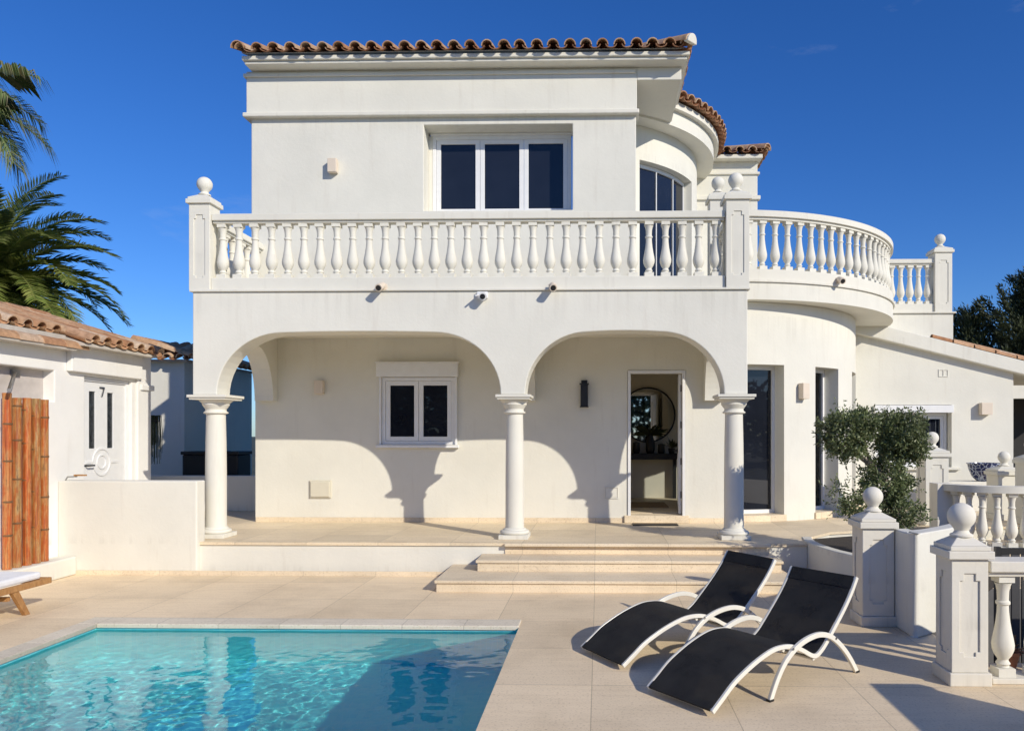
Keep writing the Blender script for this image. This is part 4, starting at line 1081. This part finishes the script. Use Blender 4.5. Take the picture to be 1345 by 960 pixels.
# white plinth with the bamboo on it
pl = thing('wall_plinth', 'low white plinth along the outbuilding under the bamboo', 'plinth', (-6.5, 8.6, 0))
B(MB().box(OX + .001, -6.36, 5.5, 9.128, .001, .225), 'plinth_block', 'white', pl, bevel=.02)
bs_ = thing('bamboo_screen', 'screen of five stout varnished orange brown bamboo poles on the plinth', 'bamboo screen', (-6.48, 8.6, .226))
for k in range(5):
    y0 = 8.20 + k * .138; x0 = -6.485; r0 = random.uniform(.043, .047); h0, h1 = .227, 2.14 + random.uniform(-.03, .03)
    pr = []; z = h0; nodes = []
    while z < h1:
        nz = min(h1, z + random.uniform(.36, .52)); pr += [(r0 * 1.03, z), (r0 * .97, z + .03), (r0 * .96, nz - .035)]
        if nz < h1: nodes.append(nz)
        z = nz
    pr.append((r0, h1))
    pole = B(MB().lathe(pr, (x0 + random.uniform(-.006, .006), y0, 0), 16), 'bamboo_pole', 'bamboo', bs_)
    for nz in nodes: B(MB().lathe([(r0 * 1.02, nz - .012), (r0 * 1.09, nz - .003), (r0 * 1.02, nz + .008)], (x0, y0, 0), 16), 'node', 'node', pole)
# folded bracket on the niche
t = thing('awning_arm', 'grey metal awning arm under the outbuilding roof above the bamboo', 'awning arm', (OX, 8.6, 2.3))
B(MB().tube([(OX - .13, 8.62, 2.42), (OX + .05, 8.36, 2.33), (OX + .25, 8.05, 2.18)], .02, 8), 'arm', 'steel', t)
B(MB().box(OX - .139, OX - .11, 8.56, 8.68, 2.38, 2.45), 'bracket', 'steel', t)
t = thing('wall_tap', 'small brass tap and pipe on top of the low white wall', 'tap', (-6.5, 9.2, 1.14))
B(MB().tube([(-6.55, 9.2, 1.141), (-6.52, 9.19, 1.185), (-6.40, 9.19, 1.19)], .009, 8), 'pipe', 'steel', t)
B(MB().box(-6.43, -6.29, 9.17, 9.21, 1.196, 1.215), 'handle', 'teak', t)

# ------------------------------------------------------------------ rear building and yard in the shade
rbd = thing('rear_building', 'plain white building in deep shade behind the outbuilding', 'building', (-9, 15, PF))
B(MB().box(-12, -7.72, 14.0, 14.25, PF, 3.05).box(-7.97, -7.72, 14.251, 16.75, PF, 3.05), 'building_wall', 'white', rbd)
rbt = MB(); sl5 = R(17)
v5 = Vector((0, cos(sl5), sin(sl5))); n5 = Vector((1, 0, 0)).cross(v5)
tile_field(rbt, Vector((-12, 13.72, 3.06)), Vector((1, 0, 0)), v5, n5, 4.6, 1.2)
v6 = Vector((-cos(sl5), 0, sin(sl5))); n6 = u4.cross(v6)
tile_field(rbt, Vector((-7.42, 13.8, 3.06)), u4, v6, n6, 3.1, 1.2)
B(rbt, 'roof', 'tile', rbd, recalc=False)
B(MB().box(-12, -7.6, 13.85, 16.7, 3.051, 3.09), 'roof_deck', 'mortar', rbd)
rw = thing('low_wall', 'low white wall in the shaded passage behind the left column', 'wall', (-6.4, 12.7, PF))
B(MB().box(-8.2, -5.22, 12.9, 13.05, PF + .001, 1.0), 'wall_panel', 'white', rw, bevel=.01)
for k, (xa, xb, lb) in enumerate(((-7.32, -6.72, 'black storage bin in the dark passage left of the left column'), (-6.55, -6.33, 'narrow black bin in the dark passage right of the left column'))):
    t = thing('storage_bin', lb, 'bin', ((xa + xb) / 2, 13.5, PF), 'bins in the passage')
    B(MB().box(xa, xb, 13.2, 13.7, PF + .001, 1.35), 'bin_body', 'black', t, bevel=.02)
    B(MB().box(xa - .02, xb + .02, 13.18, 13.72, 1.351, 1.41), 'lid', 'black', t, bevel=.01)
x_, y_ = wx(204, 11.55), 11.55
t = thing('spider_plant', 'drooping thin leaved plant hanging at the corner pier of the outbuilding', 'plant', (x_, y_, 1.2))
lv = MB()
for k in range(46):
    a = random.uniform(0, 2 * PI); r_ = random.uniform(.05, .13); dz = random.uniform(.3, .72)
    pts = [Vector((x_, y_, 1.95)), Vector((x_ + cos(a) * r_ * .8, y_ + sin(a) * r_ * .8, 2.0)), Vector((x_ + cos(a) * r_, y_ + sin(a) * r_, 1.95 - dz * .5)), Vector((x_ + cos(a) * r_ * .9, y_ + sin(a) * r_ * .9, 1.95 - dz))]
    s = Vector((-sin(a), cos(a), 0)) * .005
    for i in range(3): lv.add([pts[i] - s, pts[i] + s, pts[i + 1] + s, pts[i + 1] - s], [(0, 1, 2, 3)])
B(lv, 'leaves', 'cypress', t, recalc=False)
B(MB().lathe([(.03, 1.88), (.045, 1.95)], (x_, y_, 0), 12), 'pot', 'black', t)
B(MB().box(OX + .031, x_ - .03, y_ - .32, y_ - .30, 1.90, 1.915).box(x_ - .045, x_ - .03, y_ - .299, y_, 1.90, 1.915), 'bracket', 'black', t)

# ------------------------------------------------------------------ olive tree
ox, oy = 3.28, 8.55
ot = thing('olive_tree', 'small cloud pruned olive tree in the planter before the curved bay', 'tree', (ox, oy, .36))
trk = MB()
def limb(pts, r0, r1):
    P = smooth_path(pts, 16); n = len(P)
    P = [q + Vector((random.uniform(-.006, .006), random.uniform(-.006, .006), 0)) for q in P]
    trk.tube(P, [r0 + (r1 - r0) * i / (n - 1) for i in range(n)], 9)
limb([(ox + .02, oy, .3), (ox - .02, oy, .65), (ox + .02, oy, .95), (ox - .03, oy, 1.12)], .075, .055)
limb([(ox - .02, oy, 1.05), (ox - .18, oy - .03, 1.30), (ox - .38, oy - .03, 1.46), (ox - .58, oy, 1.66)], .045, .018)
limb([(ox - .22, oy - .02, 1.33), (ox - .3, oy + .08, 1.55), (ox - .36, oy + .1, 1.8)], .028, .012)
limb([(ox - .01, oy, 1.05), (ox + .04, oy - .02, 1.3), (ox + .06, oy, 1.5), (ox + .04, oy + .02, 1.8)], .042, .015)
limb([(ox + .06, oy, 1.42), (ox + .18, oy - .05, 1.6), (ox + .25, oy - .05, 1.75)], .024, .010)
limb([(ox, oy, .8), (ox - .15, oy - .15, 1.0), (ox - .22, oy - .2, 1.12)], .022, .010)
B(trk, 'trunk', 'bark', ot)
cr = MB()
def leaf_quad(mb, p, d, ln, wd):
    s = d.cross(Vector((random.uniform(-1, 1), random.uniform(-1, 1), random.uniform(-1, 1)))).normalized() * wd
    mb.add([p, p + d * ln * .5 + s, p + d * ln, p + d * ln * .5 - s], [(0, 1, 2, 3)])
def sprig_clump(mb, c, rad, n, ln=.055, wd=.011, twig=.12, k=7):
    c = Vector(c); rad = Vector(rad)
    for i in range(n):
        while True:
            q = Vector((random.uniform(-1, 1), random.uniform(-1, 1), random.uniform(-1, 1)))
            if q.length < 1: break
        q = q.normalized() * (q.length ** .45)
        nz = .80 + .38 * noise.noise(Vector((q.x * 2.3, q.y * 2.3, q.z * 2.3)) + c * 3)
        p = c + Vector((q.x * rad.x, q.y * rad.y, q.z * rad.z)) * nz
        d = (q + Vector((random.uniform(-.7, .7), random.uniform(-.7, .7), random.uniform(-.3, .9)))).normalized()
        for j in range(k):
            a = p + d * twig * (j / k - .5)
            e = (d * .6 + Vector((random.uniform(-1, 1), random.uniform(-1, 1), random.uniform(-1, 1)))).normalized()
            leaf_quad(mb, a, e, ln * random.uniform(.7, 1.2), wd)
for c_, r_, n_k in (((ox - .54, oy, 1.70), (.33, .34, .31), 760), ((ox - .34, oy - .05, 1.83), (.17, .24, .19), 240), ((ox + .07, oy, 1.70), (.31, .34, .33), 820), ((ox - .08, oy - .02, 1.60), (.15, .2, .2), 130), ((ox + .20, oy, 1.55), (.20, .26, .18), 230),
                    ((ox - .10, oy - .05, 1.18), (.33, .30, .30), 640), ((ox + .0, oy - .1, .84), (.33, .3, .22), 380), ((ox - .50, oy - .25, .92), (.20, .2, .18), 150), ((ox - .70, oy - .3, 1.02), (.14, .12, .22), 26)):
    sprig_clump(cr, c_, r_, n_k, ln=.046, wd=.0095)
for (c_, r_) in (((ox - .54, oy, 1.70), .34), ((ox + .07, oy, 1.70), .34), ((ox - .10, oy, 1.15), .32), ((ox - .6, oy - .25, 1.0), .2)):
    for k in range(12):
        d = Vector((random.gauss(0, 1), random.gauss(0, 1), random.gauss(.25, 1))).normalized(); p0 = Vector(c_) + d * r_ * .8; ln = random.uniform(.10, .18)
        for j in range(11):
            leaf_quad(cr, p0 + d * ln * j / 10, (d * .7 + Vector((random.uniform(-1, 1), random.uniform(-1, 1), random.uniform(-1, 1)))).normalized(), .042, .008)
B(cr, 'crown', 'olive', ot, recalc=False)

# ------------------------------------------------------------------ palms
def frond(mb, O, az, el, ln, droop, n=46, lw=.03, ll=.5, hang=.35):
    d0 = Vector((cos(az) * cos(el), sin(az) * cos(el), sin(el)))
    side = Vector((-sin(az), cos(az), 0))
    pts = []
    p = Vector(O); e = el; m = 16
    for i in range(m + 1):
        pts.append(p.copy())
        d = Vector((cos(az) * cos(e), sin(az) * cos(e), sin(e))); p = p + d * ln / m
        e -= droop * (.35 + 1.3 * i / m) / m
    mb.tube(pts, [.028 * (1 - .85 * i / m) + .003 for i in range(m + 1)], 4, False)
    for i in range(n):
        t_ = .12 + .88 * i / (n - 1); f = t_ * m; k = min(int(f), m - 1); q = pts[k].lerp(pts[k + 1], f - k)
        d = (pts[k + 1] - pts[k]).normalized(); up = side.cross(d).normalized()
        if up.z < 0: up = -up
        L_ = ll * (sin(PI * min(1, .20 + .66 * t_)) ** .8) * random.uniform(.85, 1.1)
        for s in (-1, 1):
            v = (side * s * .85 + d * .75 + up * random.uniform(.05, .45)).normalized()
            a = q + v * L_ * .55; b = q + v * L_ + Vector((0, 0, -hang * L_))
            wv_ = v.cross(up).normalized() * lw * .5
            mb.add([q - wv_ * .6, q + wv_ * .6, a + wv_, b, a - wv_], [(0, 1, 2, 3, 4)])
def palm(name, label, x, y, zc, count, ln, seed, mat, emin, emax, droop, **kw):
    random.seed(seed)
    t = thing(name, label, 'palm tree', (x, y, 0), 'palm trees')
    tk = MB(); prof = [(.30, 0), (.24, .4), (.20, zc * .5), (.21, zc - .5), (.30, zc - .15), (.18, zc + .1)]
    tk.lathe([(r, z) for r, z in prof], (x, y, 0), 16); B(tk, 'trunk', 'bark', t)
    mb = MB()
    for i in range(count):
        az = i * 2.39996 + random.uniform(-.15, .15); f = (i + .5) / count
        frond(mb, (x, y, zc), az, emin + (emax - emin) * f + random.uniform(-.08, .08), ln * random.uniform(.85, 1.1), droop * random.uniform(.85, 1.15), **kw)
    B(mb, 'crown', mat, t, recalc=False); return t
palm('date_palm', 'bushy date palm with arching green fronds behind the tiled outbuilding', -13.45, 16.5, 5.05, 92, 2.75, 3, 'orange', R(-38), R(85), 1.35, n=74, lw=.026, ll=.48, hang=.12)
palm('fan_palm', 'palm with drooping feathery leaf tips at the upper left edge', -11.4, 12.5, 7.40, 22, 1.95, 11, 'washi', R(-14), R(34), 1.2, n=54, lw=.022, ll=.56, hang=.75)

# ------------------------------------------------------------------ conifers on the right
def conifer(name, label, x, y, zb, h, w_, seed, nbr, dens):
    random.seed(seed)
    t = thing(name, label, 'conifer', (x, y, 0), 'conifers behind the wing')
    B(MB().lathe([(.25, 0), (.16, h * .5), (.03, h)], (x, y, 0), 10), 'trunk', 'bark', t)
    mb = MB()
    for i in range(nbr):
        f = (i + .5) / nbr; z = zb + (h - zb) * f
        az = i * 2.4 + random.uniform(-.4, .4); ln = w_ * (1 - f) ** .62 * random.uniform(.65, 1.2) + .25; el = .15 + .65 * f + random.uniform(-.1, .4)
        d = Vector((cos(az) * cos(el), sin(az) * cos(el), sin(el)))
        p0 = Vector((x, y, z)); m = int(ln * dens)
        for j in range(m):
            s = random.random() ** .75; c_ = p0 + d * ln * s + Vector((0, 0, .35 * s * s * ln))
            sp_ = .27 * (1 - .78 * s)
            c_ += Vector((random.gauss(0, sp_), random.gauss(0, sp_), random.gauss(0, sp_ * .7)))
            e = (d + Vector((random.uniform(-.8, .8), random.uniform(-.8, .8), random.uniform(-.2, .9)))).normalized()
            leaf_quad(mb, c_, e, random.uniform(.09, .20), .020)
    B(mb, 'crown', 'cypress', t, recalc=False)
conifer('cypress_tree', 'tall dark bushy conifer at the right behind the low side wing', 14.6, 25, 1, 6.35, 3.2, 5, 170, 330)
conifer('cypress_tree', 'smaller dark conifer poking up left of the tall conifer', 12.2, 25.5, 1, 5.5, 1.5, 6, 70, 330)
conifer('cypress_tree', 'dark conifer tip just above the wing roof beside the terrace post', 10.9, 26, 1, 4.1, .8, 8, 36, 300)

# far garden trees on the pool side, mirrored in the dark window panes
random.seed(21)
tl = MB()
for i in range(16000):
    x = random.uniform(-30, 30); y = -16 + random.gauss(0, 1.0); top = 4.4 + 1.6 * noise.noise(Vector((x * .22, 0, 0))) + .6 * noise.noise(Vector((x * 1.1, 3, 0)))
    z = max(0, top) * random.random() ** .7
    e = Vector((random.uniform(-1, 1), random.uniform(-1, 1), random.uniform(-.4, 1))).normalized()
    leaf_quad(tl, Vector((x, y, z)), e, random.uniform(.4, .8), .16)
o = B(tl, 'treeline', 'cypress', recalc=False); o['kind'] = 'stuff'

# ------------------------------------------------------------------ light, sky, camera
EL, AZ = R(27.3), R(135)
sun = D.lights.new('sun', 'SUN'); sun.energy = 4.0; sun.angle = R(.53); sun.color = (1.0, .925, .79)
so_ = D.objects.new('sun', sun); COL.objects.link(so_)
ts = Vector((sin(AZ) * cos(EL), cos(AZ) * cos(EL), sin(EL)))
so_.rotation_euler = ts.to_track_quat('Z', 'Y').to_euler(); so_.location = ts * 30
wd = D.worlds.new('World'); scene.world = wd; wd.use_nodes = True
nt = wd.node_tree; bg = nt.nodes['Background']
sky = nt.nodes.new('ShaderNodeTexSky'); sky.sky_type = 'NISHITA'; sky.sun_disc = False
sky.sun_elevation = EL; sky.sun_rotation = AZ; sky.altitude = 200; sky.air_density = 1.0; sky.dust_density = .25; sky.ozone_density = 3.0
hs = nt.nodes.new('ShaderNodeHueSaturation'); hs.inputs['Saturation'].default_value = 1.25; hs.inputs['Value'].default_value = 1
hs.inputs['Saturation'].default_value = 1.25
tn = nt.nodes.new('ShaderNodeMix'); tn.data_type = 'RGBA'; tn.blend_type = 'MULTIPLY'; tn.inputs[0].default_value = 1
tn.inputs[7].default_value = (.50, .70, 1.08, 1)
nt.links.new(sky.outputs[0], hs.inputs['Color']); nt.links.new(hs.outputs[0], tn.inputs[6]); nt.links.new(tn.outputs[2], bg.inputs['Color'])
bg.inputs['Strength'].default_value = .12
tc = nt.nodes.new('ShaderNodeTexCoord'); mp = nt.nodes.new('ShaderNodeMapping'); mp.inputs['Scale'].default_value = (2.2, 2.2, 7); mp.inputs['Rotation'].default_value = (.5, .3, .2)
nz = nt.nodes.new('ShaderNodeTexNoise'); nz.inputs['Scale'].default_value = 1.6; nz.inputs['Detail'].default_value = 9; nz.inputs['Roughness'].default_value = .62
nt.links.new(tc.outputs['Generated'], mp.inputs['Vector']); nt.links.new(mp.outputs['Vector'], nz.inputs['Vector'])
cw = nt.nodes.new('ShaderNodeMix'); cw.data_type = 'RGBA'; cw.inputs[7].default_value = (5.2, 5.6, 6.2, 1)
nt.links.new(ramp(nt, nz.outputs['Fac'], [(.60, (0, 0, 0)), (.80, (.22, .22, .22))]), cw.inputs[0])
nt.links.new(tn.outputs[2], cw.inputs[6]); nt.links.new(cw.outputs[2], bg.inputs['Color'])
# refracted sunlight on the pool floor
sun.cycles.is_caustics_light = True
water.cycles.is_caustics_caster = True
basin.cycles.is_caustics_receiver = True

cam = D.cameras.new('camera'); co = D.objects.new('camera', cam); COL.objects.link(co); scene.camera = co
cam.sensor_width = 36; cam.lens = FPX / 1345 * 36; cam.clip_end = 3000; cam.clip_start = .05
cam.shift_x = -(PPX - 672.5) / 1345; cam.shift_y = (HOR - 480) / 1345
co.location = (0, 0, EYE); co.rotation_euler = (PI / 2, 0, YAW)

scene.render.engine = 'CYCLES'
cy_ = scene.cycles
cy_.use_denoising = True
try: cy_.denoiser = 'OPENIMAGEDENOISE'
except Exception: pass
cy_.max_bounces = 10; cy_.diffuse_bounces = 5; cy_.glossy_bounces = 4; cy_.transmission_bounces = 6; cy_.transparent_max_bounces = 8
cy_.caustics_refractive = True; cy_.caustics_reflective = False; cy_.sample_clamp_indirect = 6
cy_.use_adaptive_sampling = True; cy_.adaptive_threshold = .01
vs_ = scene.view_settings; vs_.view_transform = 'Standard'; vs_.look = 'None'; vs_.exposure = 0; vs_.gamma = 1; vs_.use_curve_mapping = False
